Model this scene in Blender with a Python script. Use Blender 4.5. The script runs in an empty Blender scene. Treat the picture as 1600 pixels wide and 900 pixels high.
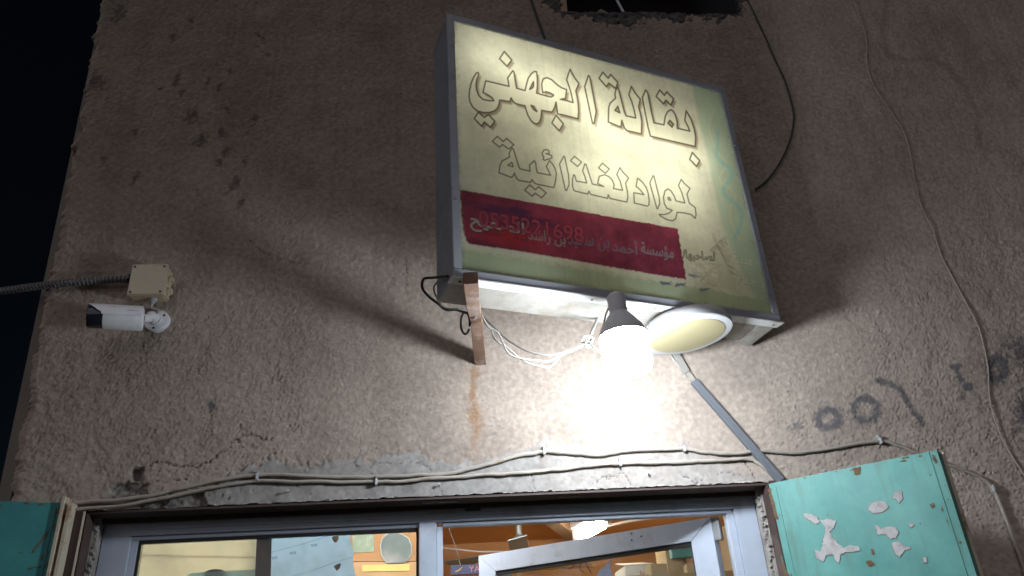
import bpy, bmesh, math, random
import numpy as np
from mathutils import Vector, Matrix

random.seed(7)
rng = np.random.default_rng(11)
sc = bpy.context.scene
COL = sc.collection

# ------------------------------------------------------------------ camera
FPX = 1190.0                                   # focal length in pixels of a 1600 px wide picture
CAM = np.array([0.0, -2.3, 1.6])
_u = np.array([-150.0, -2300.0, FPX]); _u /= np.linalg.norm(_u)
_h = np.array([13000.0, (FPX * FPX - 150.0 * 13000.0) / 2300.0, FPX]); _h /= np.linalg.norm(_h)
_n = np.cross(_u, _h)
RW = np.array([_h, _n, _u])                    # camera (right, down, forward) to world
cd = bpy.data.cameras.new('camera'); cam = bpy.data.objects.new('camera', cd); COL.objects.link(cam)
cd.sensor_width = 36.0; cd.lens = FPX / 1600.0 * 36.0; cd.clip_start = 0.05; cd.clip_end = 500.0
_m = Matrix.Identity(4)
for i in range(3):
    _m[i][0] = RW[i, 0]; _m[i][1] = -RW[i, 1]; _m[i][2] = -RW[i, 2]; _m[i][3] = CAM[i]
cam.matrix_world = _m
sc.camera = cam

# ------------------------------------------------------------------ sky, night fill, exposure
SUN_EL, SUN_AZ = math.radians(38), math.radians(-22)     # from behind the camera, a little to the left
world = bpy.data.worlds.new('World'); sc.world = world; world.use_nodes = True
wn = world.node_tree
bg = wn.nodes['Background']
sky = wn.nodes.new('ShaderNodeTexSky'); sky.sky_type = 'NISHITA'; sky.sun_disc = False
sky.sun_elevation = SUN_EL; sky.sun_rotation = math.pi - SUN_AZ
wn.links.new(sky.outputs[0], bg.inputs[0]); bg.inputs[1].default_value = 0.0009
sd = bpy.data.lights.new('night_fill', 'SUN'); sun = bpy.data.objects.new('night_fill', sd); COL.objects.link(sun)
sd.energy = 0.56; sd.angle = math.radians(70); sd.color = (0.97, 0.93, 1.0)  # soft sun lamp added as ambient fill for the night wall
_dir = Vector((math.sin(-SUN_AZ) * math.cos(SUN_EL), math.cos(SUN_AZ) * math.cos(SUN_EL), -math.sin(SUN_EL)))
sun.rotation_euler = _dir.to_track_quat('-Z', 'Y').to_euler()
sun.location = (-3, -8, 8)
sc.view_settings.view_transform = 'Standard'; sc.view_settings.look = 'None'
sc.view_settings.exposure = 0.0; sc.view_settings.gamma = 1.0
sc.render.engine = 'CYCLES'
sc.cycles.use_denoising = True
sc.cycles.max_bounces = 8; sc.cycles.transparent_max_bounces = 12
sc.cycles.sample_clamp_indirect = 4.0
sc.cycles.caustics_reflective = False; sc.cycles.caustics_refractive = False
BULB_STRENGTH = 188.0
SIGN_TUBE = 15.5
SHOP_TUBE = 170.0

# ------------------------------------------------------------------ measuring helpers
def ray(px, py):
    return RW @ np.array([(px - 800.0) / FPX, (py - 450.0) / FPX, 1.0])
def W(px, py, Y=0.0):                          # point of the place at depth Y
    d = ray(px, py); return CAM + d * ((Y - CAM[1]) / d[1])
def WZ(px, py, Z):                             # point of the place at height Z
    d = ray(px, py); return CAM + d * ((Z - CAM[2]) / d[2])
def WP(px, py, p, n):                          # point on the plane through p with normal n
    d = ray(px, py); return CAM + d * (np.dot(np.asarray(p) - CAM, n) / np.dot(d, n))
def to_px(P):                                  # array (...,3) to picture coordinates
    q = (P - CAM) @ RW
    return 800 + FPX * q[..., 0] / q[..., 2], 450 + FPX * q[..., 1] / q[..., 2]

# ------------------------------------------------------------------ materials
def mat(name, color, rough=0.6, metal=0.0, noise=0.0, nscale=20.0, bump=0.0, bscale=80.0, second=None, s_scale=6.0, s_lo=0.5, s_hi=0.65, spec=0.5):
    m = bpy.data.materials.new(name); m.use_nodes = True
    t = m.node_tree; b = t.nodes['Principled BSDF']
    b.inputs['Base Color'].default_value = (*color, 1); b.inputs['Roughness'].default_value = rough
    b.inputs['Metallic'].default_value = metal; b.inputs['Specular IOR Level'].default_value = spec
    if rough > 0.8: b.inputs['Diffuse Roughness'].default_value = 1.0
    tc = t.nodes.new('ShaderNodeTexCoord'); out = None
    if noise > 0 or second:
        cn = t.nodes.new('ShaderNodeRGB'); cn.outputs[0].default_value = (*color, 1); out = cn.outputs[0]
    if second:
        n2 = t.nodes.new('ShaderNodeTexNoise'); n2.inputs['Scale'].default_value = s_scale; n2.inputs['Detail'].default_value = 8
        n2.inputs['Roughness'].default_value = 0.65
        r2 = t.nodes.new('ShaderNodeMapRange'); r2.inputs[1].default_value = s_lo; r2.inputs[2].default_value = s_hi
        mx = t.nodes.new('ShaderNodeMix'); mx.data_type = 'RGBA'
        t.links.new(tc.outputs['Object'], n2.inputs['Vector']); t.links.new(n2.outputs[0], r2.inputs[0]); t.links.new(r2.outputs[0], mx.inputs[0])
        t.links.new(out, mx.inputs[6]); mx.inputs[7].default_value = (*second, 1); out = mx.outputs[2]
    if noise > 0:
        n1 = t.nodes.new('ShaderNodeTexNoise'); n1.inputs['Scale'].default_value = nscale; n1.inputs['Detail'].default_value = 6
        r1 = t.nodes.new('ShaderNodeMapRange'); r1.inputs[3].default_value = 1 - noise; r1.inputs[4].default_value = 1 + noise
        mul = t.nodes.new('ShaderNodeMix'); mul.data_type = 'RGBA'; mul.blend_type = 'MULTIPLY'; mul.inputs[0].default_value = 1
        t.links.new(tc.outputs['Object'], n1.inputs['Vector']); t.links.new(n1.outputs[0], r1.inputs[0])
        t.links.new(out, mul.inputs[6]); t.links.new(r1.outputs[0], mul.inputs[7]); out = mul.outputs[2]
    if out: t.links.new(out, b.inputs['Base Color'])
    if bump > 0:
        n3 = t.nodes.new('ShaderNodeTexNoise'); n3.inputs['Scale'].default_value = bscale; n3.inputs['Detail'].default_value = 5
        bp = t.nodes.new('ShaderNodeBump'); bp.inputs['Strength'].default_value = bump; bp.inputs['Distance'].default_value = 0.004
        t.links.new(tc.outputs['Object'], n3.inputs['Vector']); t.links.new(n3.outputs[0], bp.inputs['Height']); t.links.new(bp.outputs[0], b.inputs['Normal'])
    return m
def mat_emit(name, color, strength):
    m = bpy.data.materials.new(name); m.use_nodes = True; t = m.node_tree
    b = t.nodes['Principled BSDF']; b.inputs['Base Color'].default_value = (0.8, 0.8, 0.8, 1)
    b.inputs['Emission Color'].default_value = (*color, 1); b.inputs['Emission Strength'].default_value = strength
    return m
def mat_attr(name, rough=0.9, bump=0.0, bscale=200.0, vary=0.12, vscale=60.0, spec=0.3):
    m = mat(name, (0.5, 0.5, 0.5), rough, bump=bump, bscale=bscale, spec=spec); t = m.node_tree; b = t.nodes['Principled BSDF']
    a = t.nodes.new('ShaderNodeAttribute'); a.attribute_name = 'col'
    tc = t.nodes.new('ShaderNodeTexCoord'); n1 = t.nodes.new('ShaderNodeTexNoise'); n1.inputs['Scale'].default_value = vscale; n1.inputs['Detail'].default_value = 5
    r1 = t.nodes.new('ShaderNodeMapRange'); r1.inputs[1].default_value = 0.3; r1.inputs[2].default_value = 0.7; r1.inputs[3].default_value = 1 - vary; r1.inputs[4].default_value = 1 + vary
    mul = t.nodes.new('ShaderNodeMix'); mul.data_type = 'RGBA'; mul.blend_type = 'MULTIPLY'; mul.inputs[0].default_value = 1
    t.links.new(tc.outputs['Object'], n1.inputs['Vector']); t.links.new(n1.outputs[0], r1.inputs[0])
    t.links.new(a.outputs['Color'], mul.inputs[6]); t.links.new(r1.outputs[0], mul.inputs[7]); t.links.new(mul.outputs[2], b.inputs['Base Color'])
    for nd in list(t.nodes):
        if nd.bl_idname == 'ShaderNodeBump':
            mm = t.nodes.new('ShaderNodeMath'); mm.operation = 'MULTIPLY'; mm.inputs[1].default_value = bump
            t.links.new(a.outputs['Alpha'], mm.inputs[0]); t.links.new(mm.outputs[0], nd.inputs['Strength'])
    return m
def mat_translucent(name, color=None, trans=0.5, gloss=0.04, noise=0.08, nscale=8.0):
    m = bpy.data.materials.new(name); m.use_nodes = True; t = m.node_tree; t.nodes.remove(t.nodes['Principled BSDF'])
    o = t.nodes['Material Output']
    d = t.nodes.new('ShaderNodeBsdfDiffuse'); tr = t.nodes.new('ShaderNodeBsdfTranslucent'); mx = t.nodes.new('ShaderNodeMixShader'); mx.inputs[0].default_value = trans
    if color is None:
        a = t.nodes.new('ShaderNodeAttribute'); a.attribute_name = 'col'; src = a.outputs['Color']
    else:
        a = t.nodes.new('ShaderNodeRGB'); a.outputs[0].default_value = (*color, 1); src = a.outputs[0]
    tc = t.nodes.new('ShaderNodeTexCoord'); n1 = t.nodes.new('ShaderNodeTexNoise'); n1.inputs['Scale'].default_value = nscale; n1.inputs['Detail'].default_value = 7
    r1 = t.nodes.new('ShaderNodeMapRange'); r1.inputs[1].default_value = 0.3; r1.inputs[2].default_value = 0.7; r1.inputs[3].default_value = 1 - noise; r1.inputs[4].default_value = 1 + noise
    mul = t.nodes.new('ShaderNodeMix'); mul.data_type = 'RGBA'; mul.blend_type = 'MULTIPLY'; mul.inputs[0].default_value = 1
    t.links.new(tc.outputs['Object'], n1.inputs['Vector']); t.links.new(n1.outputs[0], r1.inputs[0]); t.links.new(src, mul.inputs[6]); t.links.new(r1.outputs[0], mul.inputs[7])
    for s in (d, tr): t.links.new(mul.outputs[2], s.inputs['Color'])
    t.links.new(d.outputs[0], mx.inputs[1]); t.links.new(tr.outputs[0], mx.inputs[2])
    g = t.nodes.new('ShaderNodeBsdfGlossy'); g.inputs['Roughness'].default_value = 0.35; mg = t.nodes.new('ShaderNodeMixShader'); mg.inputs[0].default_value = gloss
    t.links.new(mx.outputs[0], mg.inputs[1]); t.links.new(g.outputs[0], mg.inputs[2]); t.links.new(mg.outputs[0], o.inputs[0])
    return m
def mat_glass(name, tint=(0.93, 0.96, 0.95)):
    m = bpy.data.materials.new(name); m.use_nodes = True; t = m.node_tree; t.nodes.remove(t.nodes['Principled BSDF'])
    o = t.nodes['Material Output']; tr = t.nodes.new('ShaderNodeBsdfTransparent'); tr.inputs[0].default_value = (*tint, 1)
    g = t.nodes.new('ShaderNodeBsdfGlossy'); g.inputs['Roughness'].default_value = 0.03
    f = t.nodes.new('ShaderNodeFresnel'); f.inputs[0].default_value = 1.45; mx = t.nodes.new('ShaderNodeMixShader')
    t.links.new(f.outputs[0], mx.inputs[0]); t.links.new(tr.outputs[0], mx.inputs[1]); t.links.new(g.outputs[0], mx.inputs[2])
    dd = t.nodes.new('ShaderNodeBsdfDiffuse'); dd.inputs[0].default_value = (0.5, 0.48, 0.42, 1)
    tc = t.nodes.new('ShaderNodeTexCoord'); n = t.nodes.new('ShaderNodeTexNoise'); n.inputs['Scale'].default_value = 9; n.inputs['Detail'].default_value = 8
    r = t.nodes.new('ShaderNodeMapRange'); r.inputs[1].default_value = 0.45; r.inputs[2].default_value = 0.8; r.inputs[3].default_value = 0.01; r.inputs[4].default_value = 0.16
    m2 = t.nodes.new('ShaderNodeMixShader'); t.links.new(tc.outputs['Object'], n.inputs['Vector']); t.links.new(n.outputs[0], r.inputs[0]); t.links.new(r.outputs[0], m2.inputs[0])
    t.links.new(mx.outputs[0], m2.inputs[1]); t.links.new(dd.outputs[0], m2.inputs[2]); t.links.new(m2.outputs[0], o.inputs[0])
    return m

M = {}
M['stucco'] = mat_attr('stucco', 0.92, bump=0.55, bscale=105.0, vary=0.10, vscale=70.0)
M['plaster'] = mat('grey_plaster', (0.36, 0.33, 0.30), 0.9, noise=0.25, nscale=14, bump=0.5, bscale=120, second=(0.24, 0.21, 0.19), s_scale=9)
M['concrete'] = mat('wall_concrete', (0.33, 0.29, 0.25), 0.95, noise=0.2, nscale=5, bump=0.6, bscale=60)
M['ground'] = mat('ground_dust', (0.16, 0.14, 0.12), 0.95, noise=0.3, nscale=1.5, bump=0.4, bscale=30)
M['alu'] = mat('white_aluminium', (0.50, 0.55, 0.64), 0.42, 0.0, noise=0.10, nscale=22, second=(0.30, 0.31, 0.33), s_scale=9, s_lo=0.54, s_hi=0.78)
M['alu_frame'] = mat('sign_aluminium', (0.42, 0.43, 0.47), 0.45, 0.25, noise=0.1, nscale=9, second=(0.22, 0.22, 0.24), s_scale=12, s_lo=0.55, s_hi=0.75)
M['sheet'] = mat('sign_sheet_side', (0.27, 0.29, 0.32), 0.55, 0.0, noise=0.15, nscale=5, second=(0.15, 0.16, 0.18), s_scale=3, s_lo=0.45, s_hi=0.7)
M['sheet_white'] = mat('sign_sheet_under', (0.34, 0.32, 0.285), 0.6, noise=0.18, nscale=7, second=(0.20, 0.165, 0.12), s_scale=7, s_lo=0.52, s_hi=0.72)
M['inside_white'] = mat('sign_inside', (0.8, 0.8, 0.76), 0.8)
M['rust'] = mat('rusty_steel', (0.23, 0.135, 0.09), 0.8, 0.1, noise=0.3, nscale=25, bump=0.4, bscale=90, second=(0.33, 0.25, 0.21), s_scale=14)
M['brown_steel'] = mat('brown_primer', (0.075, 0.048, 0.042), 0.7, noise=0.25, nscale=20, second=(0.16, 0.10, 0.08), s_scale=18, s_lo=0.58, s_hi=0.75)
M['green'] = mat('teal_paint', (0.078, 0.265, 0.235), 0.55, noise=0.22, nscale=9, bump=0.25, bscale=14, second=(0.14, 0.36, 0.32), s_scale=5, s_lo=0.40, s_hi=0.70)
def add_streaks(m, rgb, amount, lo_=0.5, hi_=0.75):
    t = m.node_tree; b = t.nodes['Principled BSDF']; src = b.inputs['Base Color'].links[0].from_socket
    tc = t.nodes.new('ShaderNodeTexCoord'); mp = t.nodes.new('ShaderNodeMapping'); mp.inputs['Scale'].default_value = (26, 26, 3.0)
    n = t.nodes.new('ShaderNodeTexNoise'); n.inputs['Scale'].default_value = 1.0; n.inputs['Detail'].default_value = 8; n.inputs['Roughness'].default_value = 0.7
    r_ = t.nodes.new('ShaderNodeMapRange'); r_.inputs[1].default_value = lo_; r_.inputs[2].default_value = hi_; r_.inputs[4].default_value = amount
    mx = t.nodes.new('ShaderNodeMix'); mx.data_type = 'RGBA'; mx.inputs[7].default_value = (*rgb, 1)
    t.links.new(tc.outputs['Object'], mp.inputs[0]); t.links.new(mp.outputs[0], n.inputs['Vector']); t.links.new(n.outputs[0], r_.inputs[0]); t.links.new(r_.outputs[0], mx.inputs[0])
    t.links.new(src, mx.inputs[6]); t.links.new(mx.outputs[2], b.inputs['Base Color'])
add_streaks(M['green'], (0.10, 0.15, 0.11), 0.75)
add_streaks(M['sheet_white'], (0.16, 0.11, 0.07), 0.6, 0.48, 0.8)
M['green_shaded'] = mat('shaded_teal_paint', (0.035, 0.22, 0.22), 0.55, noise=0.12, nscale=5, bump=0.12, bscale=25, second=(0.05, 0.27, 0.26), s_scale=4)  # left shutter's teal darkened, its shade put into the colour
M['cream_steel'] = mat('cream_paint_rust', (0.62, 0.55, 0.42), 0.6, noise=0.15, nscale=18, second=(0.33, 0.17, 0.08), s_scale=16, s_lo=0.55, s_hi=0.68)
M['paper'] = mat('peeled_paper', (0.56, 0.54, 0.53), 0.85, noise=0.25, nscale=60, bump=1.0, bscale=70, second=(0.40, 0.38, 0.37), s_scale=35)
M['pale_plastic'] = mat('white_plastic', (0.50, 0.50, 0.51), 0.4, noise=0.05, nscale=15)
M['dirty_white'] = mat('camera_white', (0.82, 0.82, 0.83), 0.45, noise=0.08, nscale=25, second=(0.5, 0.47, 0.43), s_scale=30, s_lo=0.58, s_hi=0.75)
M['beige_plastic'] = mat('beige_plastic', (0.58, 0.51, 0.36), 0.5, noise=0.08, nscale=20, second=(0.45, 0.38, 0.26), s_scale=20, s_lo=0.55, s_hi=0.75)
M['black'] = mat('black_plastic', (0.012, 0.012, 0.014), 0.35)
M['rubber'] = mat('black_rubber', (0.015, 0.015, 0.016), 0.6)
M['dark_lens'] = mat('camera_glass', (0.02, 0.022, 0.035), 0.12)
M['cable'] = mat('dusty_cable', (0.42, 0.37, 0.315), 0.75, noise=0.2, nscale=30, second=(0.30, 0.20, 0.13), s_scale=10, s_lo=0.58, s_hi=0.72)
M['cable_white'] = mat('white_wire', (0.46, 0.44, 0.40), 0.6, noise=0.1, nscale=40)
M['cable_dark'] = mat('grey_wire', (0.17, 0.15, 0.13), 0.7, noise=0.2, nscale=40)
M['conduit'] = mat('corrugated_grey', (0.15, 0.145, 0.145), 0.5, noise=0.15, nscale=30)
M['trunk'] = mat('grey_trunking', (0.17, 0.18, 0.20), 0.5, noise=0.1, nscale=15)
M['steel'] = mat('dull_steel', (0.4, 0.4, 0.4), 0.4, 0.8)
M['glass'] = mat_glass('window_glass')
M['lamp_face'] = mat('lamp_diffuser', (0.40, 0.345, 0.19), 0.35, noise=0.05, nscale=10)
M['bulb'] = mat_emit('lit_bulb', (0.82, 0.91, 1.0), BULB_STRENGTH)
M['sign_tube'] = mat_emit('sign_tube_light', (1.0, 0.99, 0.90), SIGN_TUBE)
M['shop_tube'] = mat_emit('shop_tube_light', (1.0, 0.93, 0.78), SHOP_TUBE)
M['shop_tube_cool'] = mat_emit('cool_tube_light', (0.84, 0.93, 1.0), 165.0)
M['heat_white'] = mat('lamp_white', (0.72, 0.73, 0.75), 0.5)
M['sign_print'] = mat_translucent('sign_print', None, 0.5, 0.04, 0.10, 7.0)
M['card_cream'] = mat_translucent('cream_card', (0.93, 0.89, 0.73), 0.9, 0.0, 0.05, 5)
M['card_brown'] = mat_translucent('brown_card', (0.36, 0.27, 0.20), 0.25, 0.0, 0.1, 12)
M['foam_blue'] = mat_translucent('pale_blue_sheet', (0.66, 0.80, 0.90), 0.85, 0.0, 0.04, 4)
M['logo_blue'] = mat('blue_print', (0.03, 0.06, 0.35), 0.6)
M['logo_red'] = mat('red_print', (0.5, 0.05, 0.04), 0.6)
M['gold'] = mat('gold_print', (0.65, 0.45, 0.12), 0.5)
M['navy'] = mat('navy_board', (0.035, 0.04, 0.12), 0.5)
M['orange'] = mat('orange_ceiling_paint', (0.62, 0.30, 0.09), 0.8, noise=0.12, nscale=3, second=(0.52, 0.25, 0.08), s_scale=2)
M['orange_wall'] = mat('peach_wall_paint', (0.46, 0.21, 0.075), 0.8, noise=0.08, nscale=3)
M['yellow_paint'] = mat('yellow_band', (0.75, 0.50, 0.14), 0.7)
M['room'] = mat('room_paint', (0.62, 0.52, 0.34), 0.85, noise=0.08, nscale=2)
M['mirror'] = mat('mirror_glass', (0.55, 0.62, 0.60), 0.06, 1.0)
M['poster'] = mat('faded_green_poster', (0.24, 0.27, 0.17), 0.6, noise=0.35, nscale=20, second=(0.36, 0.36, 0.24), s_scale=18)
M['carton'] = mat('carton_brown', (0.50, 0.36, 0.18), 0.85, noise=0.08, nscale=12)
M['carton_white'] = mat('carton_white', (0.68, 0.68, 0.62), 0.7, noise=0.06, nscale=12)
M['teal_box'] = mat('teal_carton', (0.10, 0.30, 0.30), 0.7, noise=0.3, nscale=18)
M['fan'] = mat('fan_metal', (0.30, 0.34, 0.34), 0.4, 0.3)
M['wood'] = mat('raw_wood', (0.34, 0.23, 0.14), 0.8, noise=0.25, nscale=30)
M['shelf'] = mat('shelf_wood', (0.45, 0.33, 0.16), 0.7, noise=0.15, nscale=10)

# ------------------------------------------------------------------ object helpers
def tag(o, label=None, cat=None, group=None, kind=None):
    if label: o['label'] = label
    if cat: o['category'] = cat
    if group: o['group'] = group
    if kind: o['kind'] = kind
    return o
def empty(name, loc, label=None, cat=None, group=None):
    o = bpy.data.objects.new(name, None); o.location = Vector([float(v) for v in loc]); o.empty_display_size = 0.1; COL.objects.link(o)
    return tag(o, label, cat, group)
def world_loc(o):
    p = Vector((0, 0, 0))
    while o is not None: p = p + o.location; o = o.parent
    return p
class MB:
    def __init__(s): s.v = []; s.f = []
    def add(s, vs, fs):
        b = len(s.v); s.v += [tuple(float(c) for c in v) for v in vs]; s.f += [tuple(b + i for i in f) for f in fs]; return s
    def box(s, x0, x1, y0, y1, z0, z1):
        return s.add([(x0,y0,z0),(x1,y0,z0),(x1,y1,z0),(x0,y1,z0),(x0,y0,z1),(x1,y0,z1),(x1,y1,z1),(x0,y1,z1)],
                     [(0,3,2,1),(4,5,6,7),(0,1,5,4),(1,2,6,5),(2,3,7,6),(3,0,4,7)])
    def obox(s, o, a, b, c):                     # parallelepiped from corner o with edges a, b, c
        o, a, b, c = (np.asarray(q, float) for q in (o, a, b, c))
        if np.dot(np.cross(a, b), c) < 0: a, b = b, a
        return s.add([o, o+a, o+a+b, o+b, o+c, o+a+c, o+a+b+c, o+b+c],
                     [(0,3,2,1),(4,5,6,7),(0,1,5,4),(1,2,6,5),(2,3,7,6),(3,0,4,7)])
    def prism(s, pts, ext):                      # flat polygon pushed along ext
        pts = [np.asarray(p, float) for p in pts]; ext = np.asarray(ext, float); n = len(pts)
        nn = sum(np.cross(pts[i] - pts[0], pts[(i + 1) % n] - pts[0]) for i in range(n))
        if np.dot(nn, ext) > 0: pts = pts[::-1]
        vs = pts + [p + ext for p in pts]
        fs = [tuple(range(n)), tuple(range(2 * n - 1, n - 1, -1))] + [(i, n + i, n + (i + 1) % n, (i + 1) % n)[::1] for i in range(n)]
        return s.add(vs, fs)
    def tube(s, path, r, seg=8, cap=True):
        P = [np.asarray(p, float) for p in path]; n = len(P); rr = r if hasattr(r, '__len__') else [r] * n
        T = [P[min(i + 1, n - 1)] - P[max(i - 1, 0)] for i in range(n)]; T = [t / (np.linalg.norm(t) + 1e-12) for t in T]
        a = np.array([0, 0, 1.0]) if abs(T[0][2]) < 0.9 else np.array([1.0, 0, 0])
        a = np.cross(T[0], a); a /= np.linalg.norm(a); vs = []
        for i in range(n):
            a = a - T[i] * np.dot(a, T[i]); a /= np.linalg.norm(a); b = np.cross(T[i], a)
            for k in range(seg):
                t = 2 * math.pi * k / seg; vs.append(P[i] + rr[i] * (math.cos(t) * a + math.sin(t) * b))
        fs = [(i*seg+k, i*seg+(k+1) % seg, (i+1)*seg+(k+1) % seg, (i+1)*seg+k) for i in range(n-1) for k in range(seg)]
        if cap: fs += [tuple(range(seg - 1, -1, -1)), tuple(range((n-1)*seg, n*seg))]
        return s.add(vs, fs)
    def lathe(s, prof, o, axis, seg=32):         # profile of (distance along axis, radius)
        ax = np.asarray(axis, float); ax /= np.linalg.norm(ax); o = np.asarray(o, float)
        return s.tube_rings([(o + ax * t, max(r, 1e-5)) for t, r in prof], ax, seg)
    def tube_rings(s, rings, ax, seg):
        a = np.array([0, 0, 1.0]) if abs(ax[2]) < 0.9 else np.array([1.0, 0, 0]); a = np.cross(ax, a); a /= np.linalg.norm(a); b = np.cross(ax, a); vs = []
        for c, r in rings:
            for k in range(seg):
                t = 2 * math.pi * k / seg; vs.append(c + r * (math.cos(t) * a + math.sin(t) * b))
        n = len(rings)
        fs = [(i*seg+k, i*seg+(k+1) % seg, (i+1)*seg+(k+1) % seg, (i+1)*seg+k) for i in range(n-1) for k in range(seg)]
        fs += [tuple(range(seg - 1, -1, -1)), tuple(range((n-1)*seg, n*seg))]
        return s.add(vs, fs)
    def build(s, name, m, parent=None, bevel=0.0, smooth=False, label=None):
        me = bpy.data.meshes.new(name); off = world_loc(parent) if parent else Vector((0, 0, 0))
        V = np.array(s.v, float)
        own = Vector((0, 0, 0)) if parent else Vector((float(V[:,0].mean()), float(V[:,1].mean()), float(V[:,2].min())))
        d = off + own
        me.from_pydata([(v[0] - d.x, v[1] - d.y, v[2] - d.z) for v in s.v], [], s.f); me.update()
        bm = bmesh.new(); bm.from_mesh(me)
        bmesh.ops.recalc_face_normals(bm, faces=bm.faces)
        if bevel > 0:
            bmesh.ops.bevel(bm, geom=[e for e in bm.edges if len(e.link_faces) == 2 and e.calc_face_angle(0) > 0.6], offset=bevel, segments=2, affect='EDGES', clamp_overlap=True)
        bm.to_mesh(me); bm.free()
        if smooth:
            me.polygons.foreach_set('use_smooth', [True] * len(me.polygons))
            try: me.set_sharp_from_angle(angle=math.radians(40))
            except Exception: pass
        o = bpy.data.objects.new(name, me); me.materials.append(M[m] if isinstance(m, str) else m); COL.objects.link(o)
        if parent: o.parent = parent
        else: o.location = own
        if label: o['label'] = label
        return o
def smooth_path(pts, per=6):                     # Catmull-Rom through the points
    P = [np.asarray(p, float) for p in pts]; out = []
    for i in range(len(P) - 1):
        p0 = P[max(i-1, 0)]; p1 = P[i]; p2 = P[i+1]; p3 = P[min(i+2, len(P)-1)]
        for k in range(per):
            t = k / per
            out.append(0.5 * ((2*p1) + (p2-p0)*t + (2*p0-5*p1+4*p2-p3)*t*t + (3*p1-p0-3*p2+p3)*t**3))
    out.append(P[-1]); return out
def in_poly(X, Y, poly):
    ins = np.zeros(X.shape, bool); n = len(poly); j = n - 1
    for i in range(n):
        xi, yi = poly[i]; xj, yj = poly[j]
        c = ((yi > Y) != (yj > Y)) & (X < (xj - xi) * (Y - yi) / ((yj - yi) if yj != yi else 1e-9) + xi)
        ins ^= c; j = i
    return ins
def dist_line(X, Y, pts, closed=False):
    D = np.full(X.shape, 1e9); P = list(pts) + ([pts[0]] if closed else [])
    for (ax, ay), (bx, by) in zip(P[:-1], P[1:]):
        dx, dy = bx - ax, by - ay; t = np.clip(((X-ax)*dx + (Y-ay)*dy) / (dx*dx + dy*dy + 1e-9), 0, 1)
        D = np.minimum(D, np.hypot(X - ax - t*dx, Y - ay - t*dy))
    return D
def band_noise(shape, step, wl, spread=0.5):     # noise whose bumps are about wl metres across
    fx = np.fft.fftfreq(shape[1], step)[None, :]; fy = np.fft.fftfreq(shape[0], step)[:, None]
    f = np.hypot(fx, fy); f0 = 1.0 / wl
    flt = np.exp(-(np.log((f + 1e-6) / f0) ** 2) / (2 * spread ** 2))
    n = np.fft.ifft2(np.fft.fft2(rng.normal(size=shape)) * flt).real
    return n / n.std()
def low_noise(shape, step, wl, p=1.6):
    fx = np.fft.fftfreq(shape[1], step)[None, :]; fy = np.fft.fftfreq(shape[0], step)[:, None]
    f = np.hypot(fx, fy); flt = 1.0 / (1 + (f * wl) ** 2) ** (p / 2); flt[0, 0] = 0
    n = np.fft.ifft2(np.fft.fft2(rng.normal(size=shape)) * flt).real
    return n / n.std()
def sstep(a, b, x): t = np.clip((x - a) / (b - a), 0, 1); return t * t * (3 - 2 * t)
def grid_mesh(name, P, keep, m, parent, col=None, smooth=True):
    H, Wd = P.shape[:2]; idx = np.arange(H * Wd).reshape(H, Wd)
    q = np.stack([idx[:-1, :-1], idx[:-1, 1:], idx[1:, 1:], idx[1:, :-1]], -1)[keep]
    used = np.unique(q); remap = np.full(H * Wd, -1); remap[used] = np.arange(len(used)); q = remap[q]
    off = np.array(world_loc(parent)) if parent else np.zeros(3)
    v = P.reshape(-1, 3)[used] - off
    me = bpy.data.meshes.new(name); me.vertices.add(len(v)); me.vertices.foreach_set('co', v.astype(np.float32).ravel())
    me.loops.add(q.size); me.loops.foreach_set('vertex_index', q.astype(np.int32).ravel())
    me.polygons.add(len(q)); me.polygons.foreach_set('loop_start', np.arange(0, q.size, 4, dtype=np.int32))
    me.update(calc_edges=True)
    if smooth: me.polygons.foreach_set('use_smooth', np.ones(len(q), bool))
    if col is not None:
        a = me.attributes.new('col', 'FLOAT_COLOR', 'POINT'); c = np.ones((len(used), 4), np.float32); c[:, :col.shape[-1]] = col.reshape(-1, col.shape[-1])[used]
        a.data.foreach_set('color', c.ravel())
    me.materials.append(M[m]); o = bpy.data.objects.new(name, me); COL.objects.link(o)
    if parent: o.parent = parent
    return o
def text_tris(body):                              # triangles of a line of writing, baseline at 0, advancing to +x
    c = bpy.data.curves.new('writing', 'FONT'); c.body = body; c.size = 1.0; o = bpy.data.objects.new('writing', c); COL.objects.link(o)
    dg = bpy.context.evaluated_depsgraph_get(); e = o.evaluated_get(dg); me = e.to_mesh(); me.calc_loop_triangles()
    V = np.array([v.co[:2] for v in me.vertices]); T = np.array([t.vertices[:] for t in me.loop_triangles])
    e.to_mesh_clear(); bpy.data.objects.remove(o); bpy.data.curves.remove(c)
    return V, T
def writing(name, body, o, ex, ez, height, width, m, parent, lift=(0, -0.001, 0)):
    V, T = text_tris(body); V = V - V.min(0); V = V / V.max(0)
    o = np.asarray(o, float) + np.asarray(lift, float); b = MB()
    b.add([o + np.asarray(ex) * (x * width) + np.asarray(ez) * (y * height) for x, y in V], [tuple(t) for t in T])
    return b.build(name, m, parent)

# ================================================================== SETTING
g = MB().box(-120, 120, -120, 120, -0.3, 0.0).build('street_ground', 'ground'); g['kind'] = 'structure'

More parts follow.
